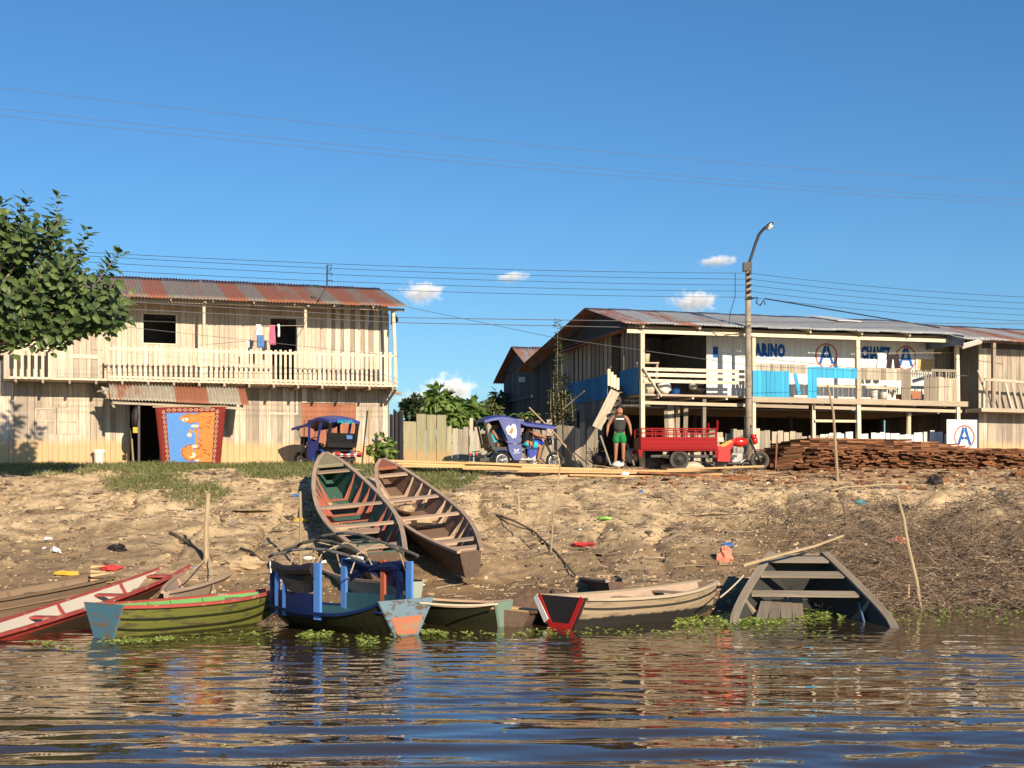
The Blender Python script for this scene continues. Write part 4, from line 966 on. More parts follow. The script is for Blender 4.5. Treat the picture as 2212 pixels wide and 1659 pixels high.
for x in (L * .2, L * .48, L * .72, L * .9):
    cab('roof_hoop', M['stick'], lambda mb: mb.tube([nside(x, H0 + .7), V((x + .03, ny * .45, H0 + 1.02)), V((x - .02, 0, H0 + 1.17)), V((x, -ny * .45, H0 + 1.08)), fside(x, H0 + .7)], .014, 5))
b_turq = boat('plank_boat', 'worn pale turquoise plank boat lying behind the canopied boat', W(690, 1292) + V((0, .9, .3)), wl(900, 1345, .0), 1.2, .5, m_paint('worn_turquoise_hull', (.33, .38, .32), (.36, .28, .2), .55, .75), BM['can1'], None, ts=.6, tb=.2, thw=((.3, .8, .2), (.6, .8, .2)), ribs=(.45,))
b_low = boat('low_boat', 'low dark boat with pale green stern and orange broken seat boards', wl(1085, 1352, -.1), wl(905, 1345, -.1), 1.0, .46, BM['dkgreen'], BM['can1'], None, ts=.75, tb=.4, bowrise=.1, thw=((.1, .9, .3),), thm=M['new'], transom=m_paint('pale_green_stern', (.22, .32, .24), (.36, .26, .16), .4, .7))
b_wr = boat('wrecked_boat', 'half collapsed dark brown boat beside the red and black transom', wl(1100, 1353, -.12), wl(1165, 1328, -.05), .85, .36, BM['candk'], BM['candk'], None, ts=.8, tb=.5, thw=((.15, .95, .2), (.4, .9, .2)), thm=M['new'], roll=R(5))
b_sm = boat('small_boat', 'little grey boat tied to the bank behind the tan hull', W(1243, 1258) + V((-.1, 1.0, .22)), wl(1330, 1330, .05), 1.0, .4, BM['candk'], BM['can1'], None, ts=.7, tb=.3, sternrise=.15, thw=((.1, .9, .2), (.5, .9, .2)), ribs=(.3,), transom=BM['can1'])
b_tan = boat('wooden_boat', 'tan wooden boat tarred black below with a black and red transom', wl(1215, 1356, -.08), wl(1532, 1328, -.06), 1.42, .56, BM['tanb'], M['beam'], BM['can1'], ts=.86, tb=.28, bowrise=.26, sternrise=.08, rocker=.35, bot=.5, transom=BM['blk'], tr_band=('u', m_paint('fresh_red_band', (.58, .03, .03), (.3, .05, .05), .1, .5)), rubs=(.72,), rub_m=BM['tanb'], thw=((.25, .85, .2), (.5, .85, .2), (.75, .9, .2)), trw=1.0)
mb = MB(b_tan[1]); hb, zs, zk = b_tan[3](0)
sidey = 1 if (b_tan[1] @ V((0, 1, 0))).x < (b_tan[1] @ V((0, 0, 0))).x else -1
mb.plank((-.04, sidey * (hb + .03), zs), (-.06, sidey * (hb * .55), zk + .12), .12, .05, (1, 0, 0)); mb.build('transom_edge', M['white'], b_tan[0])
# sunken boat, swamped bow up on the bank
sa, sb = P(1765, 1350, 23.9), P(1722, 1215, 28.4)
b_sunk = boat('sunken_boat', 'swamped grey plank boat half under water with floating plants in it', V((sa.x, sa.y, -1.12)), V((sb.x, sb.y, .22)), 2.75, .85, BM['greyb'], BM['greyb'], m_paint('dark_wet_lining', (.06, .06, .055), (.10, .085, .06), .5, .6), ts=.85, tb=.5, bowrise=.12, rocker=.12, bot=.62, thw=((.60, .92, .26), (.78, .98, .3), (.94, .98, .3), (.2, .95, .25)), ribs=(.5,), gw=.15, hbf=lambda s: 1 - .62 * max(0, (s - .25) / .75) ** 1.35)
mb = MB(b_sunk[1]); l_ = b_sunk[2]
for k in range(4): mb.plank((l_ * .25, .95 - .24 * k, .72 - .05 * k), (l_ * (.62 + .02 * k), .72 - .2 * k, .60 - .02 * k), .2, .03)
mb.build('loose_boards', BM['greyb'], b_sunk[0])
mb = MB(b_sunk[1]); mb.plank((l_ * .3, -.98, .55), (l_ * .78, -1.0, .62), .16, .03, (0, 1, 0)); mb.build('painted_plank', m_paint('faded_blue_plank', (.13, .22, .31), (.2, .2, .2), .3, .7), b_sunk[0])
# beached canoes up the slope
def beached(name, label, bow_px, stern_px, Yb, Ys, beam, depth, **kw):
    b = P(*bow_px, Yb); s = P(*stern_px, Ys); b.z -= depth * kw.get('br', 1.5); s.z -= depth * 1.05; kw.pop('br', None)
    return boat(name, label, s, b, beam, depth, **kw)
b_c1 = beached('canoe', 'big beached canoe with faded green inside and red ribs', (708, 978), (836, 1194), 38.0, 27.9, 1.6, .66, br=1.5, hull=BM['candk'], gun=BM['can1'], inner=BM['can1in'], ts=.5, tb=.03, bowrise=.5, sternrise=.1, rocker=.6, bot=.62, thw=((.12, .8, .3), (.30, .9, .22), (.50, .93, .22), (.84, .95, .3), (.40, .3, .4), (.66, .35, .4)), ribs=(.2, .26, .36, .43, .57, .64, .71, .79), deck=.885, ribm=BM['canred'], deckm=BM['cdeck'], thm=BM['can1'], gw=.10, pk=1.5, roll=R(-5))
CANOE2IN = m_paint('dusty_brown_lining', (.27, .17, .115), (.46, .335, .21), .55, .75, (1.5, 5, 5))
b_c2 = beached('canoe', 'beached brown canoe with bare wooden ribs, lying right beside the green one', (829, 994), (1020, 1197), 37.8, 28.2, 1.5, .50, br=1.45, hull=BM['candk'], gun=BM['can2'], inner=CANOE2IN, ts=.3, tb=.03, bowrise=.5, sternrise=.2, rocker=.6, bot=.62, thw=((.05, .95, .25), (.14, .93, .22), (.40, .93, .22), (.60, .93, .25), (.85, .95, .3)), ribs=(.22, .28, .34, .47, .53, .66, .73, .8), deck=.915, ribm=BM['can2'], deckm=m_paint('dull_red_deck', (.33, .12, .08), (.36, .22, .15), .4, .7), thm=BM['can2'], gw=.09, pk=1.5, roll=R(-6))
mb = MB(b_c2[1])
mb.ell((b_c2[2] * .62, .1, .2), (.35, .22, .1), jit=.2); mb.build('dried_mud', M['stone'], b_c2[0])
mb = MB(b_c2[1]); mb.box((b_c2[2] * .47, .05, .2), (.3, .4, .16), rz=.3); o = mb.build('stone_block', M['stone']); tag(o, 'pale stone block lying in the beached brown canoe', 'stone')

# ------------------------------------------------------------------ people
def skin(name, pts, edges, rad, mat, parent, Mx=None, sub=1, root=0):
    me = bpy.data.meshes.new(name); co = [(Mx @ V(p)) if Mx else V(p) for p in pts]; o_ = V((sum(c.x for c in co) / len(co), sum(c.y for c in co) / len(co), min(c.z for c in co)))
    me.from_pydata([tuple(c - o_) for c in co], edges, [])
    o = link_mesh(name, me, parent, o_); me.materials.append(mat)
    md = o.modifiers.new('skin', 'SKIN'); md.use_smooth_shade = True
    for i, sv in enumerate(me.skin_vertices[0].data): sv.radius = rad[i] if isinstance(rad[i], tuple) else (rad[i], rad[i]); sv.use_root = (i == root)
    if sub: o.modifiers.new('sub', 'SUBSURF').levels = sub; o.modifiers['sub'].render_levels = sub
    return o
def person(label, Mx, J, shirt, shorts, sleeves=False, hair=True, shirt_stripe=None, base=None):
    # J: joint -> point in local metres (x forward, y left, z up)
    rt = thing('person', label, 'person', Mx @ V(base or (0, 0, 0)))
    names = ['pelvis', 'waist', 'chest', 'neck', 'chin', 'brow', 'crown']; rad = [.125, .12, .14, .068, (.108, .112), (.134, .14), (.092, .098)]
    pts = [J[k] for k in names]; ed = [(i, i + 1) for i in range(6)]
    def chain(start, js, rs):
        p = start
        for j, r in zip(js, rs): pts.append(J[j] if isinstance(j, str) else j); rad.append(r); ed.append((p, len(pts) - 1)); p = len(pts) - 1
        return p
    for s in 'LR':
        chain(2, ['sh' + s, 'el' + s, 'wr' + s], [.072, .054, .038]); w = len(pts) - 1
        wv, ev = V(J['wr' + s]), V(J['el' + s]); d = (wv - ev).normalized(); sd = V(J.get('palm' + s, (0, 1 if s == 'L' else -1, 0))); sd = (d.cross(sd)).normalized(); cu = V(J.get('curl' + s, (0, 0, 0)))
        pm = wv + d * .055; pts.append(tuple(pm)); rad.append((.032, .02)); ed.append((w, len(pts) - 1)); pi = len(pts) - 1
        for f, (off, ln) in enumerate(((-.028, .07), (-.01, .08), (.01, .075), (.028, .06))):
            a = pm + d * .035 + sd * off; b_ = a + d * ln * .5 + cu * .015; c = a + d * ln * .8 + cu * .045
            q = pi
            for k in (a, b_, c): pts.append(tuple(k)); rad.append(.009); ed.append((q, len(pts) - 1)); q = len(pts) - 1
        a = wv + d * .03 - sd * .035; b_ = a + d * .035 - sd * .02 + cu * .02
        q = w
        for k in (a, b_): pts.append(tuple(k)); rad.append(.010); ed.append((q, len(pts) - 1)); q = len(pts) - 1
        hp = chain(0, ['hp' + s, 'kn' + s, 'an' + s, 'to' + s], [.105, .07, .046, .04])
    nose = V(J['brow']) + (V(J.get('face', (1, 0, 0))) * .135) - V((0, 0, .045)); pts.append(tuple(nose)); rad.append(.014); ed.append((5, len(pts) - 1))
    skin('body', pts, ed, rad, M['skin'], rt, Mx, 2)
    fc = V(J.get('face', (1, 0, 0))); br = V(J['brow'])
    mb = MB(Mx)
    sdv = V((0, 0, 1)).cross(fc).normalized()
    for s in (-1, 1): mb.ell(br + fc * .108 + sdv * .032 * s - V((0, 0, .012)), .011, 6, 4)
    mb.build('eyes', M['hair'], rt)
    mb = MB(Mx); mb.ell(br + V((0, 0, .072)) - fc * .042, (.118, .118, .088), 12, 8, .05); mb.build('hair', M['hair'], rt, True)
    cp = ['waist', 'chest', 'neck']; q = [tuple(V(J['pelvis']) * .6 + V(J['waist']) * .4), J['waist'], J['chest'], tuple(V(J['neck']) - (V(J['neck']) - V(J['chest'])) * .3)]
    e = [(0, 1), (1, 2), (2, 3)]; r = [(.16, .175), (.16, .175), (.175, .185), (.09, .11)]
    for s in 'LR':
        a = V(J['sh' + s]); c = V(J['el' + s]); q.append(tuple(a)); r.append(.092); e.append((2, len(q) - 1))
        if sleeves: q.append(tuple(a + (c - a) * .55)); r.append(.084); e.append((len(q) - 2, len(q) - 1))
    skin('shirt', q, e, r, shirt, rt, Mx, 2, 1)
    q = [tuple(V(J['pelvis']) * .75 + V(J['waist']) * .25), J['pelvis']]; e = [(0, 1)]; r = [(.16, .175), (.16, .185)]
    for s in 'LR':
        h, k = V(J['hp' + s]), V(J['kn' + s]); q += [tuple(h), tuple(h + (k - h) * .85)]; r += [.135, .13]; n = len(q); e += [(1, n - 2), (n - 2, n - 1)]
    skin('shorts', q, e, r, shorts, rt, Mx, 1, 1)
    return rt
def yawM(loc, yaw): m = Matrix.Rotation(yaw, 4, 'Z'); m.translation = V(loc); return m
STAND = dict(pelvis=(0, 0, .93), waist=(.01, 0, 1.1), chest=(.0, 0, 1.32), neck=(.015, 0, 1.47), chin=(.04, 0, 1.54), brow=(.045, 0, 1.62), crown=(.035, 0, 1.71), face=(.9, .2, -.25),
    shL=(0, .21, 1.40), elL=(-.03, .33, 1.15), wrL=(.08, .35, .93), shR=(0, -.21, 1.39), elR=(-.05, -.35, 1.15), wrR=(.05, -.39, .92), curlL=(.3, -.6, 0), curlR=(.3, .6, 0),
    hpL=(0, .095, .88), knL=(.05, .12, .48), anL=(0, .12, .07), toL=(.15, .14, .025), hpR=(0, -.095, .88), knR=(.03, -.11, .48), anR=(-.02, -.12, .07), toR=(.13, -.15, .025))
STAND['face'] = tuple(V(STAND['face']).normalized())
pm = P(1338, 1002, 42.0)
mp = person('man in dark grey sleeveless shirt and green shorts standing barefoot at the house stair', yawM((pm.x, pm.y, P(0, 997, 42).z), R(-88)) @ Matrix.Scale(.96, 4), STAND, M['shirt'], M['green'])
mb = MB(); Ms = yawM((pm.x, pm.y, P(0, 997, 42).z), R(-88)) @ Matrix.Scale(.96, 4); mb.M = Ms
mb.rail([(.16 * math.cos(a) , .19 * math.sin(a), 1.335 - .0 * abs(a)) for a in np.linspace(-1.2, 1.2, 9)], .008, .04); mb.build('shirt_stripe', M['wcloth'], [c for c in mp.children if c.name.startswith('shirt')][0])

# ------------------------------------------------------------------ vehicles
def wheel(rt, Mx, c, r, w, name='wheel', spokes=True, tyre=None, rim=None, tw=None):
    e = bpy.data.objects.new(name, None); COL.objects.link(e); e.parent = rt; wl_ = Mx @ V(c); WORLDLOC[e] = wl_; e.location = wl_ - WORLDLOC[rt]; e.empty_display_size = .1
    ax = (0, 1, 0); tw = tw or w
    mb = MB(Mx); mb.ring(c, ax, r - tw * .5, (tw * .5, w * .5), 26, 8); mb.build('tyre', tyre or M['rubberdk'], e, True)
    mb = MB(Mx); mb.ring(c, ax, r - tw - .012, (.016, w * .34), 26, 6); mb.disc(c, ax, r * .17, w * 1.1, 12)
    c_ = V(c)
    if spokes:
        for k in range(14):
            a = 2 * math.pi * k / 14; mb.tube([c_ + V((math.cos(a) * r * .15, .02 * (-1) ** k, math.sin(a) * r * .15)), c_ + V((math.cos(a + .25) * (r - tw), 0, math.sin(a + .25) * (r - tw)))], .006, 4)
    else: mb.disc(c, ax, r - tw, w * .3, 20)
    mb.build('rim', rim or M['chrome'], e, True)
def fender(mb, c, r, w, a0, a1, n=10):
    rows = []; rows2 = []
    for i in range(n + 1):
        a = a0 + (a1 - a0) * i / n; d = V((math.cos(a), 0, math.sin(a))); rows.append([V(c) + d * r + V((0, y, -abs(y) * .3)) for y in (-w / 2, -w / 4, 0, w / 4, w / 2)])
    mb.loft(rows, t=.5); mb.loft([[q * 1 + V((0, 0, -.012)) for q in r_[::-1]] for r_ in rows], t=.5)
def moto_front(rt, Mx, xw, r, tank, fend, head, zoff=0, tw=.085, tyre=None, rim=None):
    B = lambda name, mat, fn, sm=False: (lambda mb: (fn(mb), mb.build(name, mat, rt, sm))[1])(MB(Mx))
    wheel(rt, Mx, (xw, 0, r), r, tw, 'front_wheel', True, tyre, rim)
    B('fork', M['iron'], lambda mb: [mb.tube([(xw, s * .075, r), (xw - .24, s * .075, r + .5), (xw - .30, s * .075, r + .66)], .024, 7) for s in (-1, 1)])
    B('front_fender', fend, lambda mb: fender(mb, (xw, 0, r), r + .045, .13, -.15, 2.2))
    B('handlebar', M['iron'], lambda mb: (mb.tube([(xw - .50, .34, r + .74), (xw - .36, .30, r + .78), (xw - .30, .1, r + .70), (xw - .30, -.1, r + .70), (xw - .36, -.30, r + .78), (xw - .50, -.34, r + .74)], .016, 6), [mb.tube([(xw - .34, s * .27, r + .78), (xw - .36, s * .34, r + .98)], .008, 5) for s in (-1, 1)], [mb.ell((xw - .36, s * .36, r + 1.02), (.02, .06, .045)) for s in (-1, 1)]))
    B('headlight', head, lambda mb: (mb.ell((xw - .16, 0, r + .60), (.10, .11, .12)), mb.box((xw - .19, 0, r + .72), (.14, .2, .14))), True)
    B('headlight_lens', M['lens'], lambda mb: mb.disc((xw - .065, 0, r + .59), (1, 0, -.1), .075, .02))
    B('fuel_tank', tank, lambda mb: mb.ell((xw - .62, 0, r + .56), (.27, .145, .15), 16, 10), True)
    B('seat', M['black'], lambda mb: (mb.ell((xw - 1.0, 0, r + .50), (.25, .14, .075), 14, 8)), True)
    B('engine', M['steel'], lambda mb: (mb.box((xw - .72, 0, r + .10), (.30, .22, .24)), [mb.box((xw - .62, 0, r + .22 + .035 * k), (.2, .25, .018)) for k in range(5)], mb.disc((xw - .80, 0, r + .05), (0, 1, 0), .11, .3), mb.tube([(xw - .55, -.1, r + .25), (xw - .46, -.15, r + .05), (xw - .7, -.17, r - .1), (xw - 1.2, -.2, r - .1)], .026, 7)))
    B('frame', M['iron'], lambda mb: (mb.tube([(xw - .30, 0, r + .6), (xw - .42, 0, r + .2), (xw - .55, 0, r - .12), (xw - 1.1, 0, r - .1), (0, 0, r)], .028, 6), mb.tube([(xw - .3, 0, r + .58), (xw - 1.3, 0, r + .35), (0, 0, r + .2)], .028, 6)))
def mototaxi(label, Mx, picture):
    rt = thing('mototaxi', label, 'mototaxi', Mx @ V((.6, 0, 0)), 'blue canopied mototaxis')
    r = .275; xw = 1.84
    B = lambda name, mat, fn, par=None, sm=False: (lambda mb: (fn(mb), mb.build(name, mat, par or rt, sm))[1])(MB(Mx))
    moto_front(rt, Mx, xw, r, M['tblue'], M['chrome'] if picture else M['iron'], M['black'])
    for s in (-1, 1):
        wheel(rt, Mx, (0, s * .52, r), r, .09, 'rear_wheel', False if False else True)
        B('rear_fender', M['fblue'], lambda mb: fender(mb, (0, s * .52, r), r + .06, .17, -.1, 2.9))
    B('floor', M['steel'], lambda mb: (mb.box((.55, 0, .30), (1.15, .98, .035)), mb.box((.55, -.5, .31), (1.0, .03, .06)), mb.box((.55, .5, .31), (1.0, .03, .06))))
    B('passenger_seat', M['black'], lambda mb: (mb.box((.02, 0, .62), (.5, .96, .14)), mb.hexa([V(q) for q in ((-.30, -.5, .6), (-.18, -.5, .6), (-.18, .5, .6), (-.30, .5, .6), (-.42, -.5, 1.12), (-.34, -.5, 1.12), (-.34, .5, 1.12), (-.42, .5, 1.12))])))
    # canopy: arched vinyl roof reaching over the driver
    rows = []; n = 12
    for i in range(n + 1):
        k = i / n; x = -.56 + 2.3 * k; zc = 1.52 + .17 * math.sin(math.pi * min(1, k * 1.55 + .12)) - .10 * max(0, k - .5) * 2; hw = .60 - .16 * max(0, (k - .45) / .55)
        rows.append([V((x, hw * q, zc - .085 * abs(q) ** 2.2)) for q in (-1, -.75, -.4, 0, .4, .75, 1)])
    def canopy(mb):
        mb.loft(rows, t=.5); mb.loft([[q - V((0, 0, .02)) for q in w[::-1]] for w in rows], t=.5)
        for e in (0, -1): mb.loft([[w[e], w[e] - V((0, 0, .085))] for w in rows] if e else [[w[e] - V((0, 0, .085)), w[e]] for w in rows], t=.5)
        mb.loft([[q, q - V((0, 0, .10))] for q in rows[0]], t=.5)
    cn = B('canopy', M['vblue'], canopy)
    def side(mb, s):
        y = s * .585
        q = [(-.12, 1.52), (.58, 1.56), (.58, .80), (.20, .80), (.08, 1.1)]
        mb.prism(q, (0, y, 0), V((1, 0, 0)), V((0, 0, 1)), .012, .5)
        q = [(.18, .77), (.60, .77), (.64, .6), (.62, .36), (.5, .27), (.36, .3), (.22, .55)]
        mb.prism(q, (0, y, 0), V((1, 0, 0)), V((0, 0, 1)), .014, .5)
    def sideframe(mb, s):
        y = s * .575; pl = lambda a, b, w: mb.plank((a[0], y, a[1]), (b[0], y, b[1]), w, .012, (0, 1, 0))
        pl((-.1, 1.5), (.1, .8), .12); pl((.55, 1.55), (.55, .8), .12); pl((.1, .8), (.58, .84), .12)
        mb.prism([(.05, .77), (.60, .77), (.64, .6), (.62, .36), (.5, .27), (.36, .3), (.12, .55)], (0, y, 0), V((1, 0, 0)), V((0, 0, 1)), .014, .5)
    if picture:
        sd = [B('side_curtain', M['vblue'], lambda mb: side(mb, s)) for s in (-1, 1)][0]
        B('curtain_print', M['wcloth'], lambda mb: mb.prism([(.10, 1.25), (.2, 1.36), (.26, 1.30), (.33, 1.40), (.42, 1.36), (.46, 1.15), (.43, .98), (.32, .95), (.25, 1.05), (.17, 1.08)], (0, -.598, 0), V((1, 0, 0)), V((0, 0, 1)), .006, .5), sd)
        B('curtain_print', M['rugo'], lambda mb: mb.prism([(.2, 1.12), (.3, 1.30), (.36, 1.22), (.3, 1.08)], (0, -.604, 0), V((1, 0, 0)), V((0, 0, 1)), .005, .5), sd)
        B('panel_mark', M['wcloth'], lambda mb: [mb.prism(q, (0, -.600, 0), V((1, 0, 0)), V((0, 0, 1)), .006, .5) for q in ([(.36, .63), (.42, .60), (.44, .53), (.40, .55)], [(.45, .53), (.47, .61), (.53, .64), (.50, .56)], [(.34, .49), (.56, .50), (.56, .515), (.34, .505)])], sd)
    else:
        for s in (-1, 1): B('side_curtain', M['vblue'], lambda mb: sideframe(mb, s))
        def marks(mb):
            rs = random.Random(3)
            for row, (z, n_, h) in enumerate(((0.0, 7, .055), (-.05, 9, .05))):
                for i in range(n_):
                    y = .3 - .6 * (i + .5) / n_
                    for k in range(3): mb.box((-.572, y + rs.uniform(-.02, .02), 1.50 + z + rs.uniform(-.012, .012)), (.006, rs.choice((.012, .04)), rs.choice((.014, h))), .5)
        B('canopy_lettering', M['turq'], marks, cn)
        B('plate', M['bcloth'], lambda mb: mb.box((-.425, -.28, 1.0), (.012, .22, .12)))
        B('reflective_bumper', M['white'], lambda mb: mb.box((-.66, 0, .42), (.02, 1.1, .1))); B('bumper_stripe', M['redp'], lambda mb: [mb.box((-.672, y, .42), (.01, .14, .102)) for y in (-.48, -.2, .08, .36)])
    def rearpan(mb):
        for s in (-1, 1): mb.hexa([V(q) for q in ((-.40, s * .46, .72), (-.36, s * .46, .72), (-.36, s * .58, .72), (-.40, s * .58, .72), (-.56, s * .46, 1.46), (-.52, s * .46, 1.46), (-.52, s * .58, 1.46), (-.56, s * .58, 1.46))])
        mb.plank((-.40, -.55, .74), (-.40, .55, .74), .04, .14); 
    B('rear_frame', M['black'], rearpan)
    B('canopy_pole', M['iron'], lambda mb: [mb.tube([(x, s * y, z0), (x, s * y, 1.56)], .014, 6) for s in (-1, 1) for x, y, z0 in ((1.02, .44, .5), (.58, .55, .3))])
    B('rear_rack', M['iron'], lambda mb: ([mb.tube([(-.35, s * .5, .45), (-.75, s * .5, .40), (-.78, s * .4, .40)], .018, 5) for s in (-1, 1)], mb.tube([(-.78, -.5, .40), (-.78, .5, .40)], .018, 5), mb.tube([(-.7, -.5, .55), (-.7, .5, .55)], .016, 5), [mb.tube([(-.4, y, .40), (-.78, y, .40)], .012, 5) for y in (-.25, 0, .25)], mb.box((-.5, 0, .3), (.3, .7, .12))))
    B('tail_light', M['redp'], lambda mb: [mb.box((-.79, s * .42, .47), (.04, .14, .09)) for s in (-1, 1)])
    B('side_fairing', M['tblue'], lambda mb: [mb.prism([(.95, .78), (1.3, .70), (1.2, .45), (1.0, .32), (.93, .5)], (0, s * .15, 0), V((1, 0, 0)), V((0, 0, 1)), .02, .5) for s in (-1, 1)])
    return rt
g2 = P(1075, 1012, 43.3); M2 = yawM((g2.x, g2.y, P(0, 1014, 43.3).z), R(15))
mototaxi('blue mototaxi with a pale picture on its curtain, ridden by a driver along the fence', M2, True)
SIT = dict(pelvis=(.92, 0, .82), waist=(.90, 0, .98), chest=(.95, 0, 1.18), neck=(1.0, 0, 1.32), chin=(1.045, 0, 1.38), brow=(1.055, 0, 1.455), crown=(1.04, 0, 1.54), face=(1, 0, -.05),
    shL=(.96, .19, 1.25), elL=(1.17, .26, 1.08), wrL=(1.34, .32, 1.04), shR=(.96, -.19, 1.25), elR=(1.17, -.26, 1.08), wrR=(1.33, -.32, 1.04), curlL=(.2, 0, -.6), curlR=(.2, 0, -.6),
    hpL=(.97, .11, .80), knL=(1.34, .22, .72), anL=(1.27, .2, .30), toL=(1.41, .22, .24), hpR=(.97, -.11, .80), knR=(1.34, -.22, .72), anR=(1.25, -.2, .30), toR=(1.40, -.24, .22))
person('driver in black shirt and turquoise shorts riding the mototaxi', M2, SIT, M['tshirt'], M['turq'], True, base=(.92, 0, .7))
PAS = dict(pelvis=(-.08, .12, .78), waist=(-.12, .12, .95), chest=(-.14, .12, 1.12), neck=(-.12, .12, 1.25), chin=(-.08, .12, 1.31), brow=(-.075, .12, 1.38), crown=(-.09, .12, 1.45), face=(1, 0, 0),
    shL=(-.14, .30, 1.19), elL=(-.08, .36, .98), wrL=(.12, .32, .90), shR=(-.14, -.06, 1.19), elR=(-.06, -.12, .98), wrR=(.14, -.05, .90), curlL=(.2, 0, -.5), curlR=(.2, 0, -.5),
    hpL=(-.02, .22, .77), knL=(.40, .24, .76), anL=(.44, .24, .38), toL=(.58, .24, .34), hpR=(-.02, .02, .77), knR=(.40, 0, .76), anR=(.44, 0, .38), toR=(.58, 0, .34))
person('passenger in turquoise top seated inside the mototaxi behind its driver', M2, PAS, M['turq'], M['brcloth'], base=(-.08, .12, .7))
g1 = P(722, 1012, 43.9); M1 = yawM((g1.x, g1.y, P(0, 1013, 43.9).z), R(133))
mototaxi('empty blue mototaxi parked at the red brown door with turquoise canopy lettering', M1, False)
# red cargo tricycle
g3 = P(1452, 1016, 41.9); M3 = yawM((g3.x, g3.y, P(0, 1016, 41.9).z), R(4))
rt = thing('cargo_tricycle', 'red motor cargo tricycle with an open slatted bed', 'cargo tricycle', M3 @ V((.8, 0, 0)))
B3 = lambda name, mat, fn, sm=False, par=None: (lambda mb: (fn(mb), mb.build(name, mat, par or rt, sm))[1])(MB(M3))
moto_front(rt, M3, 2.68, .30, M['redg'], M['red'], M['redg'], tw=.12, tyre=M['rubber'], rim=M['iron'])
for s in (-1, 1): wheel(rt, M3, (.12, s * .48, .30), .30, .14, 'rear_wheel', False, M['rubber'], M['iron'], .11)
x0, x1, yb = -1.06, 1.24, .62
def bed(mb):
    for s in (-1, 1):
        mb.box(((x0 + x1) / 2, s * yb, .80), (x1 - x0, .025, .36))
        for z in (.68, .80, .92): mb.box(((x0 + x1) / 2, s * (yb + .018), z), (x1 - x0 - .1, .012, .05))
        for x in (x0, x1 - .02): mb.plank((x, s * (yb + .012), .60), (x + (-.02 if x == x0 else .02), s * (yb + .012), .38), .14, .02, (0, 1, 0), w2=.06)
    for x in (x0, x1): mb.box((x, 0, .80), (.025, 2 * yb - .03, .36))
    mb.box(((x0 + x1) / 2, 0, .60), (x1 - x0 - .03, 2 * yb - .03, .05))
B3('cargo_bed', M['red'], bed)
def rails(mb):
    for s in (-1, 1):
        for z in (1.10, 1.23): mb.box(((x0 + x1) / 2, s * yb, z), (x1 - x0, .03, .03))
        for k in range(8): mb.box((x0 + .02 + (x1 - x0 - .04) * k / 7, s * yb, 1.10), (.034, .028, .24))
    for z in (1.10, 1.23): mb.box((x0, 0, z), (.028, 2 * yb - .04, .03)); mb.box((x1, 0, z), (.028, 2 * yb - .04, .03))
    mb.tube([(x1, -yb, 1.2), (x1, -yb, 1.48)], .035, 8); mb.tube([(x1, yb, 1.2), (x1, yb, 1.46)], .03, 8)
B3('bed_rails', M['red'], rails)
B3('chassis', M['iron'], lambda mb: (mb.box((.6, .3, .42), (2.6, .06, .08)), mb.box((.6, -.3, .42), (2.6, .06, .08)), mb.box((1.75, 0, .22), (1.1, .5, .05)), mb.box((.12, 0, .30), (.1, .9, .1)), [mb.tube([(-.4, s * .42, .4), (.12, s * .42, .33), (.6, s * .42, .42)], .03, 5) for s in (-1, 1)]))
B3('battery_box', M['redg'], lambda mb: (mb.box((1.50, -.24, .48), (.38, .3, .44)), mb.box((1.50, .24, .48), (.38, .3, .44)), mb.prism([(1.34, .72), (1.9, .98), (1.78, .66), (1.62, .6)], (0, -.18, 0), V((1, 0, 0)), V((0, 0, 1)), .04, .5)))
B3('orange_stripe', M['orange'], lambda mb: mb.prism([(1.36, .74), (1.74, .92), (1.80, .86), (1.55, .70)], (0, -.205, 0), V((1, 0, 0)), V((0, 0, 1)), .01, .5))
B3('seat_bench', M['sack'], lambda mb: mb.box((1.40, 0, .92), (.24, .5, .14)))
# ------------------------------------------------------------------ fences, lumber, planks
def picket_fence(name, label, segs, mat, cat='fence', w=.17, pieces=None):
    # segs: list of (px0, Y0, px1, Y1, ytop0, ytop1) lines of pickets
    mb = MB(); first = None; rails = MB()
    for px0, Y0, px1, Y1, y0, y1, jit in segs:
        a = P(px0, y0, Y0); b = P(px1, y1, Y1); L = math.hypot(b.x - a.x, b.y - a.y); n = max(1, int(L / w)); d = V(((b.x - a.x) / L, (b.y - a.y) / L, 0)); nn = V((d.y, -d.x, 0))
        if first is None: first = ground_at(a.x, a.y)
        for i in range(n):
            k = (i + .5) / n; q = a + (b - a) * k; g = float(tz(q.x, q.y)) - .15; top = q.z + random.uniform(-jit, jit); ln = random.gauss(0, .025) * (1 if jit > .03 else .3)
            ww = L / n * random.uniform(.86, .98) if jit > .03 else L / n * .94
            o = nn * random.uniform(-.015, .015)
            mb.plank(V((q.x, q.y, g)) + o, V((q.x, q.y, top)) + d * ln + o, ww, .025, nn)
        for h in (.35, .9):
            za = float(tz(a.x, a.y)) + h; zb = float(tz(b.x, b.y)) + h
            if a.z - za > .12: rails.plank(V((a.x, a.y, za)) - nn * .05, V((b.x, b.y, zb)) - nn * .05, .05, .06)
    rt = thing(name, label, cat, first)
    mb.build('pickets', mat, rt); rails.build('rail', M['fence'], rt)
    return rt
picket_fence('board_fence', 'tall greenish board fence with a stepped top right of the big house', [(870, 45.6, 900, 45.8, 912, 910, .01), (899, 45.8, 964, 46.1, 894, 897, .01), (963, 46.1, 975, 46.2, 922, 922, .01)], M['mossy'], w=.31)
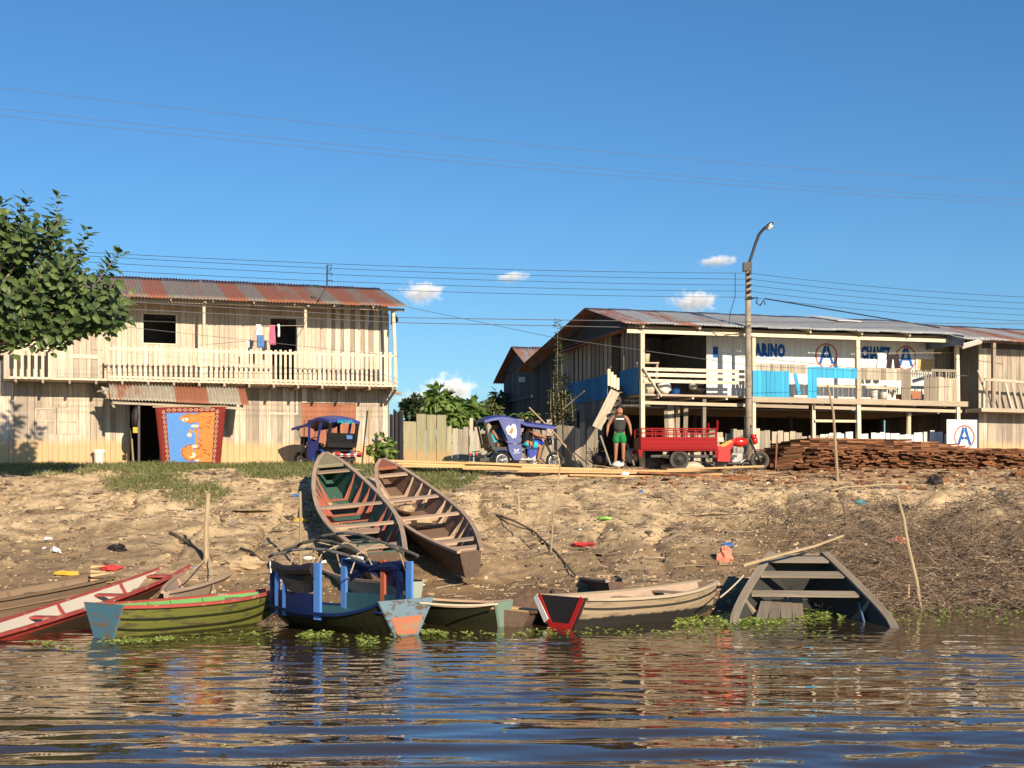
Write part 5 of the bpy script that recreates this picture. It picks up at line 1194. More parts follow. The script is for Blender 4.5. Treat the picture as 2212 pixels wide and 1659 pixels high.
picket_fence('picket_fence', 'uneven grey tan picket fence running behind the ridden mototaxi', [(976, 46.2, 1014, 46.3, 928, 922, .1), (1014, 46.2, 1022, 46.2, 904, 902, .03), (1024, 46.2, 1110, 46, 925, 920, .14), (1108, 45.8, 1205, 45.4, 914, 918, .17), (1205, 45.2, 1292, 44.6, 920, 918, .15)], M['fence'], w=.19)
picket_fence('board_fence', 'dark narrow fence of vertical poles at the right corner of the big house', [(842, 46.0, 871, 45.2, 898, 880, .14)], M['dark'], w=.12)
picket_fence('picket_fence', 'low grey picket fence behind the red cargo tricycle under the stilt house', [(1432, 43.6, 1490, 43.7, 940, 936, .1), (1490, 43.7, 1606, 43.9, 933, 930, .09), (1606, 43.9, 1625, 43.9, 902, 900, .06), (1627, 44, 1730, 44.3, 926, 930, .08), (1730, 44.3, 1800, 44.5, 942, 944, .06)], M['fence'], w=.2)
picket_fence('picket_fence', 'white painted picket fence behind the lumber stack', [(1772, 44.6, 1845, 44.8, 936, 935, .04), (1850, 44.8, 1995, 45.2, 934, 937, .05), (1995, 45.2, 2048, 45.4, 931, 936, .06)], M['white'], w=.16)
def leaning(label, name, cat, a, b, w, t, mat, up=(0, -1, 0), group=None):
    mb = MB(); mb.plank(a, b, w, t, up); o = mb.build(name, mat); tag(o, label, cat, group); return o
for i, (x0, x1, y, w, lb) in enumerate(((1452, 1448, 870, .2, 'wide weathered board standing upright behind the red cargo bed'), (1464, 1464, 878, .13, 'narrow board standing right against the wide weathered board'), (1480, 1482, 872, .14, 'upright board standing alone right of the wide weathered board'), (1440, 1438, 884, .1, 'short pale board at the left of the standing boards'))):
    leaning(lb, 'standing_board', 'board', P(x0, 960, 43.5), P(x1, y, 43.6 - .02 * i), w, .03, M['fence'])
leaning('bleached bench rail fixed between two stilts under the house', 'bench_rail', 'rail', FR.at(1760, 909, .1), FR.at(1850, 910, .1), .06, .08, M['cream'], (0, 0, 1))
mb = MB(); a = FR.at(1962, 960, .4); b = FR.at(1963, 900, .4); mb.tube([a, b], [.09, .075], 9); mb.ell(b + V((0, 0, .08)), (.1, .1, .1), 9, 6, .1); tag(mb.build('stub_post', M['cream']), 'round topped stub post standing under the stilt house', 'post')
# lumber stack: board ends towards the water
def lum():
    n = 0; proto = []
    mes = []
    for k in range(9):
        mb = MB(); w = random.uniform(.22, .46); h = random.uniform(.022, .058); L = 1.5
        mb.plank((0, 0, 0), (0, L, 0), w, h, (0, 0, 1), t=random.random(), w2=w * random.uniform(.85, 1.1))
        mes.append((mb.build('lumber_board', M['lumber'], None, False, V((0, 0, 0))), w, h))
    used = set(); count = 0
    a = P(1716, 1010, 42.3); b = P(2228, 1000, 44.6); ux = V((b.x - a.x, b.y - a.y, 0)); LL = ux.length; ux.normalize(); ang = math.atan2(ux.y, ux.x)
    za = 2.98
    for row in range(15):
        u = random.uniform(0, .3) + (row * .035 if row > 5 else 0)
        z = za + .02 + row * .062
        while u < LL and count < 300:
            topz = P(0, np.interp(u / LL, [0, .08, .25, .5, .66, .75, 1], [952, 944, 941, 946, 954, 962, 966]), 42.3 + u / LL * 2.3).z
            if z > topz: u += .4; continue
            k = random.randrange(9); o, w, h = mes[k]
            if k in used: o = o.copy(); COL.objects.link(o)
            used.add(k); count += 1
            o.location = a + ux * (u + w / 2) + V((0, 0, z - a.z + random.uniform(-.012, .012))) + V((ux.y, -ux.x, 0)) * random.uniform(-.22, .1)
            o.rotation_euler = (random.gauss(0, .02), random.gauss(0, .09), ang + random.gauss(0, .10))
            WORLDLOC[o] = o.location.copy()
            tag(o, 'rough red brown board in the long lumber stack, its sawn end towards the river', 'board', 'boards in the lumber stack')
            u += w * random.uniform(.88, 1.12)
    for k in range(9):
        if k not in used: bpy.data.objects.remove(mes[k][0])
    mb = MB()
    for i in range(26):
        u0 = LL * i / 26; u1 = LL * (i + 1) / 26 + .02; tp = P(0, np.interp((u0 + u1) / 2 / LL, [0, .08, .25, .5, .66, .75, 1], [956, 948, 945, 950, 958, 966, 970]), 42.3 + u0 / LL * 2.3).z; nrm = V((-ux.y, ux.x, 0))
        c = a + ux * (u0 + u1) / 2 + nrm * .9
        for z in np.arange(2.95, tp, .065): mb.plank(c - ux * (u1 - u0) * .48 + V((0, 0, z - a.z)), c + ux * (u1 - u0) * .48 + V((0, 0, z - a.z + random.uniform(-.02, .02))), 1.3, .055)
    c = tag(mb.build('lumber_stack', M['lumber']), 'inner layers of the long red brown lumber stack', 'lumber stack', None, 'stuff')
lum()
for i in range(13):
    z = 3.0 + i * .062; q = P(1648 + (i * 2.2 if i > 6 else 0), 1010, 42.6); e = P(1722, 1010, 43.2)
    mb = MB(); mb.plank(V((q.x + random.uniform(-.1, .1), q.y, z - .05)), V((e.x + .1, e.y, z + .04)), .9, .055, t=random.random() * .5)
    tag(mb.build('long_board', M['lumber']), 'dark long board lying lengthwise at the left end of the lumber stack', 'board', 'boards laid lengthwise at the left of the stack')
mb = MB(); a = P(1676, 1012, 41.8); mb.plank(a, P(1679, 938, 42.0), .04, .04); tag(mb.build('stake', M['lumber']), 'thin brown stake holding the left end of the lumber stack', 'stake')
# long sawn planks on the edge of the terrace
PL = [(836, 993, 1210, 1004, 'thin pale timber reaching farthest left at the back of the plank pile'), (858, 999, 1300, 1012, 'pale timber second from the back left of the plank pile'), (866, 1005, 1180, 1008, 'short pale timber resting low at the left end of the plank pile'), (1010, 997, 1130, 1003, 'short reddish offcut lying on top of the planks before the mototaxi'), (1000, 1010, 1560, 1017, 'long pale timber running past the man toward the tricycle'), (1120, 1016, 1560, 1022, 'long timber at the front of the plank pile below the man'), (1230, 1024, 1430, 1028, 'short reddish timber lowest at the front of the plank pile'), (1380, 1018, 1620, 1030, 'dark brown timber at the right end of the plank pile'), (1440, 1013, 1650, 1005, 'slim pale batten lying under the front wheel of the tricycle'), (1470, 1024, 1630, 1036, 'short dark timber lowest at the right end of the plank pile')]
for i, (x0, y0, x1, y1, lb) in enumerate(PL):
    Y = 40.0 - .10 * i; mb = MB(); mb.plank(P(x0, y0 + 2, Y), P(x1, y1 + 2, Y - .05), .14, .055, t=random.uniform(.3, 1)); o = mb.build('timber', M['new'] if i not in (7, 9) else M['lumber']); tag(o, lb, 'timber')
# white board sign with the emblem
sg = thing('board_sign', 'white plank sign with a blue letter A in a red ring behind the lumber stack', 'sign', P(2078, 1000, 44.6))
FSg = Frame(2045, 44.4, 2112, 44.7)
mb = MB(); a = FSg.uz(2045, 962, 0); b = FSg.uz(2111, 907, 0); boards(mb, FSg, a[0], b[0], lambda u: 3.2, lambda u: b[1], 0, .32, gap=.002, jit=.003); bd_ = mb.build('board', M['white'], sg)
emblem(FSg, 2083.5, 944, 22.0, -.012, bd_, 1.02)
mb = MB(); [mb.plank(FSg.pt(u, 2.9, .06), FSg.pt(u, b[1] - .1, .06), .08, .06) for u in (a[0] + .2, b[0] - .2)]; mb.build('post', M['fence'], sg)

# ------------------------------------------------------------------ street lamp and cables
lx = P(1617.5, 1000, 42.9)
sl = thing('street_lamp', 'tall leaning concrete street lamp pole with curved arm before the stilt house', 'street lamp', V((lx.x, lx.y, 3.0)))
zt_ = P(0, 567, 42.9).z; mb = MB(); mb.tube([V((lx.x, lx.y, 2.8)), V((lx.x - .01, lx.y, 6)), V((lx.x - .03, lx.y, zt_))], [.115, .10, .075], 14); mb.build('pole', M['concrete'], sl, True)
mb = MB(); top = V((lx.x - .03, lx.y, zt_)); mb.tube([top - V((0, 0, .1)), top + V((.08, 0, .1)), top + V((.22, -.05, .55)), top + V((.33, -.1, .85)), top + V((.48, -.15, 1.03)), top + V((.55, -.17, 1.07))], .045, 8); mb.build('arm', M['iron'], sl, True)
mb = MB(); h = top + V((.62, -.2, 1.1)); Mh = Matrix.Rotation(R(-38), 3, 'Y'); mb.ell(h, (.17, .10, .075), 12, 8, 0, None, Mh); hd = mb.build('lamp_head', M['steel'], sl, True)
mb = MB(); mb.ell(h + V((.02, -.02, -.055)), (.12, .08, .06), 10, 6, 0, None, Mh); mb.build('lamp_shade', M['lens'], hd, True)
mb = MB(); mb.box(top + V((-.02, 0, -.14)), (.26, .22, .26)); mb.build('top_box', M['iron'], sl)
for k in range(5):
    mb = MB(); mb.ell(P(1617 + 3, 590 + k * 13, 42.75), (.06, .06, .045)); mb.build('insulator', M['iron'], sl)
mb = MB(); 
for y in (646, 860, 900): mb.ring(P(1617, y, 42.9), (0, 0, 1), .105, .02, 14, 5)
mb.build('clamp', M['concrete'], sl)
def cable(label, pts, r=.009, mat='wire', name='power_cable', grp=None, sag=0.0):
    q = [P(*p) for p in pts]; out = []
    for i in range(len(q) - 1):
        for k in range(12 if i < len(q) - 2 else 13):
            t = k / 12; p = q[i] + (q[i + 1] - q[i]) * t; p.z -= sag * 4 * t * (1 - t); out.append(p)
    mb = MB(); mb.tube(out, r, 4); tag(mb.build(name, M[mat]), label, 'cable', grp)
cable('thin high cable crossing the open sky, uppermost of three', [(-80, 180, 30), (2300, 400, 46)], .0045, 'wirel', sag=.25)
cable('middle cable of the three crossing the open sky', [(-80, 226, 30), (2300, 437, 46)], .0045, 'wirel', sag=.22)
cable('lowest cable of the three crossing the open sky', [(-80, 241, 30), (2300, 446, 46)], .0045, 'wirel', sag=.22)
ys = (590, 603, 616, 629, 642)
yl = (545, 553, 566, 582, 597)
nm = ('uppermost', 'second from top', 'middle', 'fourth from top', 'lowest')
for k in range(5):
    cable(f'{nm[k]} of five cables from the left tree to the street lamp pole', [(190, yl[k], 37), (1615, ys[k], 42.8)], .0065, sag=.12)
    cable(f'{nm[k]} of five cables running right from the street lamp pole', [(1620, ys[k], 42.8), (2300, 645 + k * 13, 47)], .0065, sag=.12)
cable('upper of two cables strung across the front of both houses', [(260, 651, 40), (860, 686, 43), (1400, 694, 42), (2300, 700, 44)], .011, 'wirel')
cable('lower of two cables strung across the front of both houses', [(260, 667, 40), (860, 697, 43), (1400, 708, 42)], .011, 'wirel')
cable('slack cable drooping from the house eave to the stilt house', [(884, 664, 46), (1200, 730, 43), (1620, 790, 41.3), (2090, 812, 45)], .008, 'wirel')
cable('thin cable sloping over the upper wall of the big house', [(215, 700, 42), (860, 770, 45)], .007, 'wirel')
cable('thick service cable running from the pole to the stilt house roof', [(1652, 645, 41.1), (2030, 708, 47)], .02)
mb = MB(); mb.tube([P(1621, 645, 41.1), P(1636, 643, 41), P(1634, 655, 41), P(1642, 660, 41), P(1650, 648, 41), P(1653, 658, 41)], .022, 6); tag(mb.build('cable_hook', M['wire']), 'curled end of the thick service cable beside the pole', 'cable')
cable('loose jumper wire hanging down to the stilt house roof beside the pole', [(1588, 590, 41.1), (1588, 640, 41.4), (1578, 675, 42.6), (1574, 700, 43)], .01)
mb = MB(); mb.tube([P(706, 622, 45), P(707, 572, 45)], .025, 6); mb.tube([P(707, 574, 45), P(716, 572, 45), P(714, 584, 45), P(708, 586, 45)], .014, 5); mb.tube([P(708, 590, 45), P(717, 590, 45), P(716, 597, 45)], .014, 5); mb.tube([P(707, 605, 45), P(718, 606, 45), P(717, 611, 45)], .014, 5)
mb.tube([P(704, 620, 45.6), P(693, 640, 44.8), P(684, 652, 44)], .012, 5); tag(mb.build('roof_mast', M['iron']), 'thin bent wire mast standing on the striped rusty roof', 'mast')

# ------------------------------------------------------------------ things at the left house
def cloth(label, name, cat, F, px0, py0, px1, py1, off, mat, cut=None, n=8, group=None, amp=.03):
    a = F.uz(px0, py1, off); b = F.uz(px1, py0, off); rows = []
    for i in range(n + 1):
        row = []
        for j in range(n + 1):
            u = a[0] + (b[0] - a[0]) * i / n; z = b[1] - (b[1] - a[1]) * j / n; k = (cut(i / n, j / n) if cut else 0)
            row.append(F.pt(u + k * (b[0] - a[0]), z, off + amp * math.sin(i * 1.9 + j * .35)))
        rows.append(row)
    mb = MB(); mb.loft(rows, t=.5); o = mb.build(name, mat, None, True); md = o.modifiers.new('thick', 'SOLIDIFY'); md.thickness = .008
    return tag(o, label, cat, group)
cloth('blue towel with a heart hanging on the balcony rail of the big house', 'towel', 'towel', FL, 555, 724, 570, 751, .1, M['bcloth'])
cloth('small white garment hanging above the blue towel', 'hanging_shirt', 'laundry', FL, 553, 701, 563, 725, .15, M['wcloth'], lambda i, j: .12 * math.sin(6 * j))
cloth('pink garment hanging at the left of the dark balcony door', 'hanging_shirt', 'laundry', FL, 583, 702, 593, 745, .15, M['pcloth'], lambda i, j: .35 * j * (i - .3))
cloth('narrow white strip of cloth hanging in the dark balcony door', 'hanging_cloth', 'laundry', FL, 600, 700, 604, 728, .15, M['wcloth'])
cloth('little white cloth on the balcony rail left of the towel', 'hanging_cloth', 'laundry', FL, 533, 736, 538, 751, .1, M['wcloth'])
mb = MB(); mb.tube([FL.at(440, 712, .15), FL.at(540, 704, .15), FL.at(659, 703, .15)], .007, 5); tag(mb.build('clothes_line', M['rope']), 'pale clothes line strung between the balcony posts', 'line')
# tapestry with tigers on blue, in a red lozenge border
tp = thing('tapestry', 'large red tapestry with striped orange cats on blue hanging at the doorway', 'tapestry', FL.at(410, 1016, -.85))
def tq(a, b, dz=0.0):                        # a,b in 0..1 over the cloth
    x = (335 + 15 * b) + ((488 - 13 * b) - (335 + 15 * b)) * a; y = (880 - 2 * a) + (1016 - (880 - 2 * a)) * b; y -= 3 * math.sin(math.pi * a) * 0
    return FL.at(x, y, -.85 - dz - .03 * math.sin(7 * a + 2 * b))
mb = MB(); mb.loft([[tq(i / 16, j / 10) for j in range(11)] for i in range(17)], t=.5); clo = mb.build('cloth', M['rug'], tp, True); clo.modifiers.new('thick', 'SOLIDIFY').thickness = .01
def tpatch(name, mat, polys, dz, par):
    mb = MB()
    for q in polys: mb.add([tq(a, b, dz) for a, b in q], [tuple(range(len(q)))], None, .5)
    mb.build(name, mat, par)
def trect(a0, b0, a1, b1, n=8): return [[(a0 + (a1 - a0) * i / n, b0), (a0 + (a1 - a0) * (i + 1) / n, b0), (a0 + (a1 - a0) * (i + 1) / n, b1), (a0 + (a1 - a0) * i / n, b1)] for i in range(n)]
tpatch('blue_field', M['rugb'], trect(.15, .09, .85, .87), .012, clo)
cat = [(.42, .1), (.83, .1), (.83, .865), (.40, .865), (.30, .82), (.27, .70), (.33, .62), (.42, .60), (.48, .55), (.40, .50), (.33, .44), (.36, .36), (.45, .33), (.36, .28), (.28, .22), (.29, .15)]
def poly_blob(c, ra, rb, n=18, s=0): return [(c[0] + ra * math.cos(2 * math.pi * i / n) * (1 + .12 * math.sin(3 * i + s)), c[1] + rb * math.sin(2 * math.pi * i / n) * (1 + .1 * math.cos(2 * i + s))) for i in range(n)]
tpatch('cat_bodies', M['rugo'], trect(.62, .09, .85, .87) + [poly_blob((.52, .18), .18, .075, 18, 1), poly_blob((.55, .42), .13, .075, 18, 2), poly_blob((.50, .72), .16, .125, 18, 3), poly_blob((.62, .56), .08, .30, 18, 4)], .02, clo)
tpatch('cat_markings', M['rugw'], [poly_blob((.42, .20), .05, .03), poly_blob((.52, .76), .06, .045), poly_blob((.48, .44), .035, .03), poly_blob((.56, .62), .05, .025), poly_blob((.56, .30), .06, .02), poly_blob((.60, .84), .04, .02)], .027, clo)
rs = random.Random(5); st_ = []
for i in range(20):
    a = rs.uniform(.5, .76); b = rs.uniform(.13, .84); l = rs.uniform(.04, .10); w = rs.uniform(.008, .016); d = rs.uniform(-.6, .6)
    st_.append([(a, b), (a + l, b + d * l - w), (a + l * 1.1, b + d * l), (a + l, b + d * l + w)])
for c, r_ in (((.50, .72), .155), ((.50, .18), .10)): st_ += [[(c[0] + r_ * k * math.cos(t), c[1] + r_ * k * .85 * math.sin(t)) for k, t in ((1, t0), (1, t0 + .5), (.86, t0 + .5), (.86, t0))] for t0 in (2.0, 2.6, 3.2, 3.8, 4.4, .6, 1.2)]
tpatch('cat_stripes', M['rugd'], st_, .031, clo)
loz = []
def ring4(c, ra, rb): o = [(c[0], c[1] - rb), (c[0] + ra, c[1]), (c[0], c[1] + rb), (c[0] - ra, c[1])]; i = [(c[0] + (x - c[0]) * .72, c[1] + (y - c[1]) * .72) for x, y in o]; return [[o[k], o[(k + 1) % 4], i[(k + 1) % 4], i[k]] for k in range(4)]
for k in range(11): loz += ring4((.115, .08 + .077 * k), .025, .033) + ring4((.885, .08 + .077 * k), .025, .033)
for k in range(9): loz += ring4((.19 + .078 * k, .925), .033, .025) + ring4((.19 + .078 * k, .045), .033, .025)
tpatch('lozenge_border', M['rugw'], loz, .014, clo)
mb = MB(); mb.plank(FL.at(330, 879, -.85), FL.at(492, 877, -.85), .04, .04); mb.build('hanging_rod', M['stick'], tp)
mb = MB(); mb.ell(FL.at(293, 902, -.7), (.13, .13, .34), 10, 8, .12); tag(mb.build('hanging_bag', M['tarp'], None, True), 'dark sack hanging from the porch left of the doorway', 'sack')
mb = MB(); mb.box(FL.at(292.5, 929, -.84), (.14, .03, .17)); tag(mb.build('paper_tag', M['yellow']), 'yellow tag on the dark hanging sack', 'tag')
mb = MB(); a = FL.at(214, 1010, .85); mb.lathe(a - V((0, 0, .05)), [(.13, 0), (.15, .1), (.17, .5), (.22, .6), (.2, .62)], 12); tag(mb.build('sack', M['bucket'], None, True), 'upright white sack against the flood stained wall', 'sack')
for i, (x0, y0, x1, y1, lb) in enumerate(((287, 1010, 281, 925, 'thin stick leaning left of the dark doorway'), (290, 1012, 285, 948, 'second thin stick leaning at the dark doorway'))):
    mb = MB(); mb.tube([FL.at(x0, y0 + 6, .5), FL.at(x1, y1, .95)], .022, 6); tag(mb.build('stick', M['stick']), lb, 'stick')
mb = MB(); mb.tube([FL.at(797, 1012, .3), FL.at(799, 880, .9)], .03, 6); tag(mb.build('pole', M['stick']), 'tall thin pole leaning against the wall right of the red brown door', 'pole')
# right balcony things
cloth('white shirt hanging over the tan railing of the stilt house', 'hanging_shirt', 'laundry', FR, 1895, 762, 1913, 796, .12, M['wcloth'], lambda i, j: .12 * math.sin(5 * j + i))
t_ = thing('hanging_trousers', 'dark brown trousers hanging beside the white shirt', 'laundry', FR.at(1930, 796, .12))
for i, (a, b) in enumerate(((1917, 1929), (1929, 1942))):
    rows = []
    for k in range(6):
        row = []
        for j in range(8):
            q = j / 7; x = a + (b - a) * k / 5 + (q * (-3 if i == 0 else 3) if q > .25 else 0) * (1 if (k < 3) == (i == 0) else 1); x = x if q > .3 else a + (b - a) * k / 5
            row.append(FR.at(x, 766 + 30 * q, .12 + .025 * math.sin(k * 2 + j)))
        rows.append(row)
    mb = MB(); mb.loft(rows, t=.5); mb.build('trouser_leg', M['brcloth'], t_, True)
mb = MB(); mb.tube([FR.at(1853, 762, .12), FR.at(1900, 763, .12), FR.at(2066, 762, .12)], .006, 4); tag(mb.build('clothes_line', M['rope']), 'clothes line strung across the right balcony of the stilt house', 'line')
def pot(label, name, cat, px, py, r, h, mat, F=FR, off=.3):
    q = F.at(px, py, off); mb = MB(); mb.lathe(q, [(r * .82, 0), (r, h * .95), (r * 1.06, h), (r * .9, h)], 14); return tag(mb.build(name, mat, None, True), label, cat)
pot('left of two white buckets on the stilt house balcony', 'bucket', 'bucket', 1888, 860, .13, .24, M['bucket']); pot('right of two white buckets on the stilt house balcony', 'bucket', 'bucket', 1908, 861, .12, .21, M['bucket'])
pot('small clay plant pot on the balcony beside the white buckets', 'plant_pot', 'plant pot', 1941, 862, .1, .15, M['terra'])
pot('bright blue basin on the open balcony between the sacks', 'basin', 'basin', 1459, 852, .15, .19, M['bplastic'], FR, .5); pot('pale pail on the small table inside the open balcony', 'pail', 'pail', 1395, 783, .13, .26, M['sack'], FR, .9)
mb = MB(); q = FR.at(1398, 785, .9); mb.box(q, (.7, .4, .04)); [mb.box(q + V((x, y, -.35)), (.05, .05, .7)) for x in (-.3, .3) for y in (-.15, .15)]; tag(mb.build('table', M['beam']), 'small plain table in the open balcony corner', 'table')
for lb, px, r, m in (('plump pale sack slumped at the left balcony corner', 1398, (.26, .2, .27), 'sack'), ('white bundle beside the diagonal plank on the open balcony', 1434, (.24, .2, .22), 'bucket'), ('dark heap of rags on the open balcony beside the blue basin', 1503, (.32, .2, .19), 'tarp'), ('small pale bundle on top of the rag heap', 1496, (.14, .12, .1), 'sack')):
    mb = MB(); q = FR.at(px, 850, .45); mb.ell(q + V((0, -.1 if 'top' in lb else 0, r[2] * .85 + (.12 if 'top' in lb else 0))), r, 12, 8, .14); tag(mb.build('sack', M[m], None, True), lb, 'sack')
mb = MB(); fl(mb, 1970, 845, 1993, 861, .1, .13, 'x', .5, FR); tag(mb.build('panel', M['ldoor']), 'red brown panel standing in the gap of the tan railing', 'panel')
def leafplant(label, name, cat, base, n, r, hgt, leaf, mat, stem=True):
    rt = thing(name, label, cat, base); lf = MB(); sm = MB()
    for i in range(n):
        a = random.uniform(0, 6.28); q = random.uniform(.1, 1) ** .6 * r; z = hgt * random.uniform(.25, 1); e = base + V((math.cos(a) * q, math.sin(a) * q, z))
        if stem: sm.tube([base, base + V((math.cos(a) * q * .4, math.sin(a) * q * .4, z * .6)), e], [.012, .008, .005], 4)
        add_leaf(lf, e, V((math.cos(a), math.sin(a), random.uniform(-.2, .6))), leaf * random.uniform(.7, 1.25))
    lf.build('foliage', mat, rt)
    if stem: sm.build('stem', M['twig'], rt)
    return rt
def add_leaf(mb, p, d, L, wid=.55, up=None, t=None):
    d = V(d).normalized(); u = V(up) if up else V((random.gauss(0, .5), random.gauss(0, .5), 1)); s = d.cross(u)
    if s.length < 1e-3: s = V((1, 0, 0))
    s.normalize(); n = s.cross(d); w = L * wid / 2; dr = -n * L * .08
    mb.add([p, p + d * L * .3 + s * w * .85, p + d * L * .65 + s * w * .8 + dr, p + d * L + dr * 2.5, p + d * L * .65 - s * w * .8 + dr, p + d * L * .3 - s * w * .85, p + d * L * .5 - n * L * -.04], [(0, 1, 6), (1, 2, 6), (2, 3, 6), (3, 4, 6), (4, 5, 6), (5, 0, 6)], None, t)
leafplant('little green plant on the balcony between bucket and clay pot', 'potted_plant', 'plant', FR.at(1928, 860, .3), 26, .16, .36, .10, M['leafl'])
# things at the foot of the stair
for lb, px, py, Y, d, m in (('large black bag behind the barefoot man', 1302, 992, 42.9, (.3, .25, .22), 'tarp'), ('pale folded sack right of the barefoot man', 1366, 985, 42.7, (.3, .25, .22), 'sack'), ('pale sack lying under the red cargo bed', 1490, 1008, 42.0, (.42, .3, .16), 'sack'), ('pinkish sack under the red cargo bed beside the wheel', 1445, 1010, 41.9, (.25, .2, .12), 'stone'), ('grey concrete lump behind the rear of the cargo bed', 1410, 1005, 42.9, (.33, .3, .22), 'concrete'), ('white sack under the feet of the barefoot man', 1337, 1004, 42.2, (.24, .25, .12), 'bucket')):
    mb = MB(); mb.ell(P(px, py, Y), d, 12, 8, .13); tag(mb.build('sack' if 'lump' not in lb else 'stone', M[m], None, True), lb, 'sack' if 'lump' not in lb else 'stone')
for lb, a, b in (('left thin pole beside the barefoot man', (1297, 941), (1319, 1005)), ('right dark pole beside the barefoot man', (1354, 958), (1370, 1006))):
    mb = MB(); mb.tube([P(*a, 42.0), P(*b, 41.8)], .028, 6); tag(mb.build('pole', M['grey']), lb, 'pole')
for lb, a, b, r in (('long bare branch leaning against the picket fence from upper left', (1143, 880), (1250, 1000), .022), ('second bare branch leaning against the picket fence', (1140, 905), (1272, 1004), .018), ('short bare branch leaning upper right beside the tall shrub', (1215, 885), (1262, 845), .02)):
    mb = MB(); mb.tube([P(*a, 44.6), P((a[0] + b[0]) / 2 + 3, (a[1] + b[1]) / 2 - 3, 44.3), P(*b, 43.9)], r, 5); tag(mb.build('branch', M['stick']), lb, 'branch')

# ------------------------------------------------------------------ vegetation
def in_poly(x, y, pl):
    c = False; j = len(pl) - 1
    for i in range(len(pl)):
        if (pl[i][1] > y) != (pl[j][1] > y) and x < (pl[j][0] - pl[i][0]) * (y - pl[i][1]) / (pl[j][1] - pl[i][1]) + pl[i][0]: c = not c
        j = i
    return c
tr = thing('leafy_tree', 'large leaved dark green tree reaching in at the left edge', 'tree', ground_at(-14.6, 33.8))
TY = 33.5; lf = MB(); wood = MB()
hub = P(-130, 760, TY); base = V((-14.6, 33.8, 1.4))
wood.tube([base, base + V((.1, -.2, 1.5)), hub], [.19, .16, .13], 9)
shoots = [((62, 425), (10, 640)), ((128, 418), (70, 620)), ((108, 470), (40, 650)), ((190, 495), (110, 660)), ((170, 530), (90, 690)), ((262, 540), (150, 700)), ((240, 570), (150, 690)), ((282, 640), (130, 700)), ((270, 655), (120, 690)), ((285, 690), (120, 700)), ((5, 430), (-40, 640)), ((40, 445), (-10, 620)), ((215, 705), (60, 670)), ((150, 715), (40, 680)), ((95, 718), (0, 670)), ((50, 715), (-30, 680)), ((10, 712), (-60, 670)), ((240, 660), (100, 670)), ((205, 600), (90, 660)), ((150, 560), (40, 660)), ((95, 540), (0, 640)), ((60, 560), (-20, 660)), ((20, 520), (-50, 650)), ((250, 700), (110, 690)), ((-20, 470), (-80, 640)), ((-60, 520), (-120, 660)), ((140, 470), (90, 600))]
region = [(-80, 470), (0, 440), (50, 455), (100, 480), (135, 470), (150, 540), (190, 530), (200, 600), (230, 600), (258, 590), (265, 660), (268, 680), (215, 690), (150, 700), (60, 705), (-80, 710)]
while len(shoots) < 235:
    x, y = random.uniform(-80, 280), random.uniform(430, 745)
    if in_poly(x, y, region): shoots.append(((x, y), (x - random.uniform(10, 60), y + random.uniform(30, 70))))
for i, (tip, root_) in enumerate(shoots):
    dY = random.uniform(-1.5, 1.1) if i > 26 else random.uniform(-.7, .7); a = P(*root_, TY + dY * .5); b = P(*tip, TY + dY); bend = V((random.uniform(-.1, .1), random.uniform(-.1, .1), -.1)); pts = [a, (a + b) / 2 + bend, b]
    wood.tube(pts, [.03, .018, .008], 5)
    if random.random() < .16: wood.tube([hub + V((random.uniform(-.2, .4), dY * .4, random.uniform(.2, 1.2))), (hub + a) / 2 + V((0, 0, -.15)), a], [.06, .045, .03], 6)
    n = int((b - a).length / (.034 if i < 27 else .050))
    for k in range(n):
        s = (k + .5) / n; p = pts[0] * (1 - s) ** 2 + pts[1] * 2 * s * (1 - s) + pts[2] * s * s; ax = (b - a).normalized(); an = k * 2.4 + random.uniform(-.4, .4)
        e1 = ax.cross(V((0, 1, .2))).normalized(); e2 = ax.cross(e1); out = e1 * math.cos(an) + e2 * math.sin(an)
        d = out * (1.0 if s < .9 else .5) + ax * random.uniform(.15, .7) + V((0, 0, random.uniform(-.25, .15)))
        add_leaf(lf, p + out * random.uniform(.0, .1), d, random.uniform(.18, .31), .72, up=ax + out * .2 + V((0, -.3, .4)))
lf.build('crown', M['leaf'], tr); wood.build('trunk', M['grey'], tr)
def far_tree(label, name, blobs, Y, leaf, nper, mat, droop=0, cat='tree', palm=False, base_px=None, lw=.5):
    bx = base_px or blobs[0][0]; g = P(bx, 960, Y); rt = thing(name, label, cat, V((g.x, g.y, 3.1))); lf = MB(); tk = MB()
    for px, py, r in blobs:
        c = P(px, py, Y + random.uniform(-.8, .8)); rm = r * Y / FPX
        tk.tube([V((g.x, g.y, 3.0)), (V((g.x, g.y, 3.0)) + c) / 2 + V((random.uniform(-.2, .2), 0, .2)), c], [.07, .05, .02], 5)
        for i in range(nper):
            d = V((random.gauss(0, 1), random.gauss(0, 1), random.gauss(0, 1))).normalized(); p = c + d * rm * random.uniform(.35, 1.0) ** .7
            if palm:                                  # lobed umbrella leaves: leaflets from one point
                for q in range(7): a = q * .9; add_leaf(lf, p, V((math.cos(a), math.sin(a), -.25 - .2 * random.random())), leaf * random.uniform(.8, 1.1), .34, (0, 0, 1), random.random())
            else: add_leaf(lf, p, d + V((0, 0, -droop)) + V((random.gauss(0, .4), random.gauss(0, .4), 0)), leaf * random.uniform(.7, 1.3), lw)
    lf.build('crown', mat, rt); tk.build('trunk', M['twig'], rt); return rt
far_tree('dense dark tree behind the greenish board fence, nearest the big house', 'bushy_tree', [(882, 905, 22), (900, 880, 24), (925, 885, 24), (880, 878, 12), (910, 905, 26)], 62, .22, 420, M['leafd'])
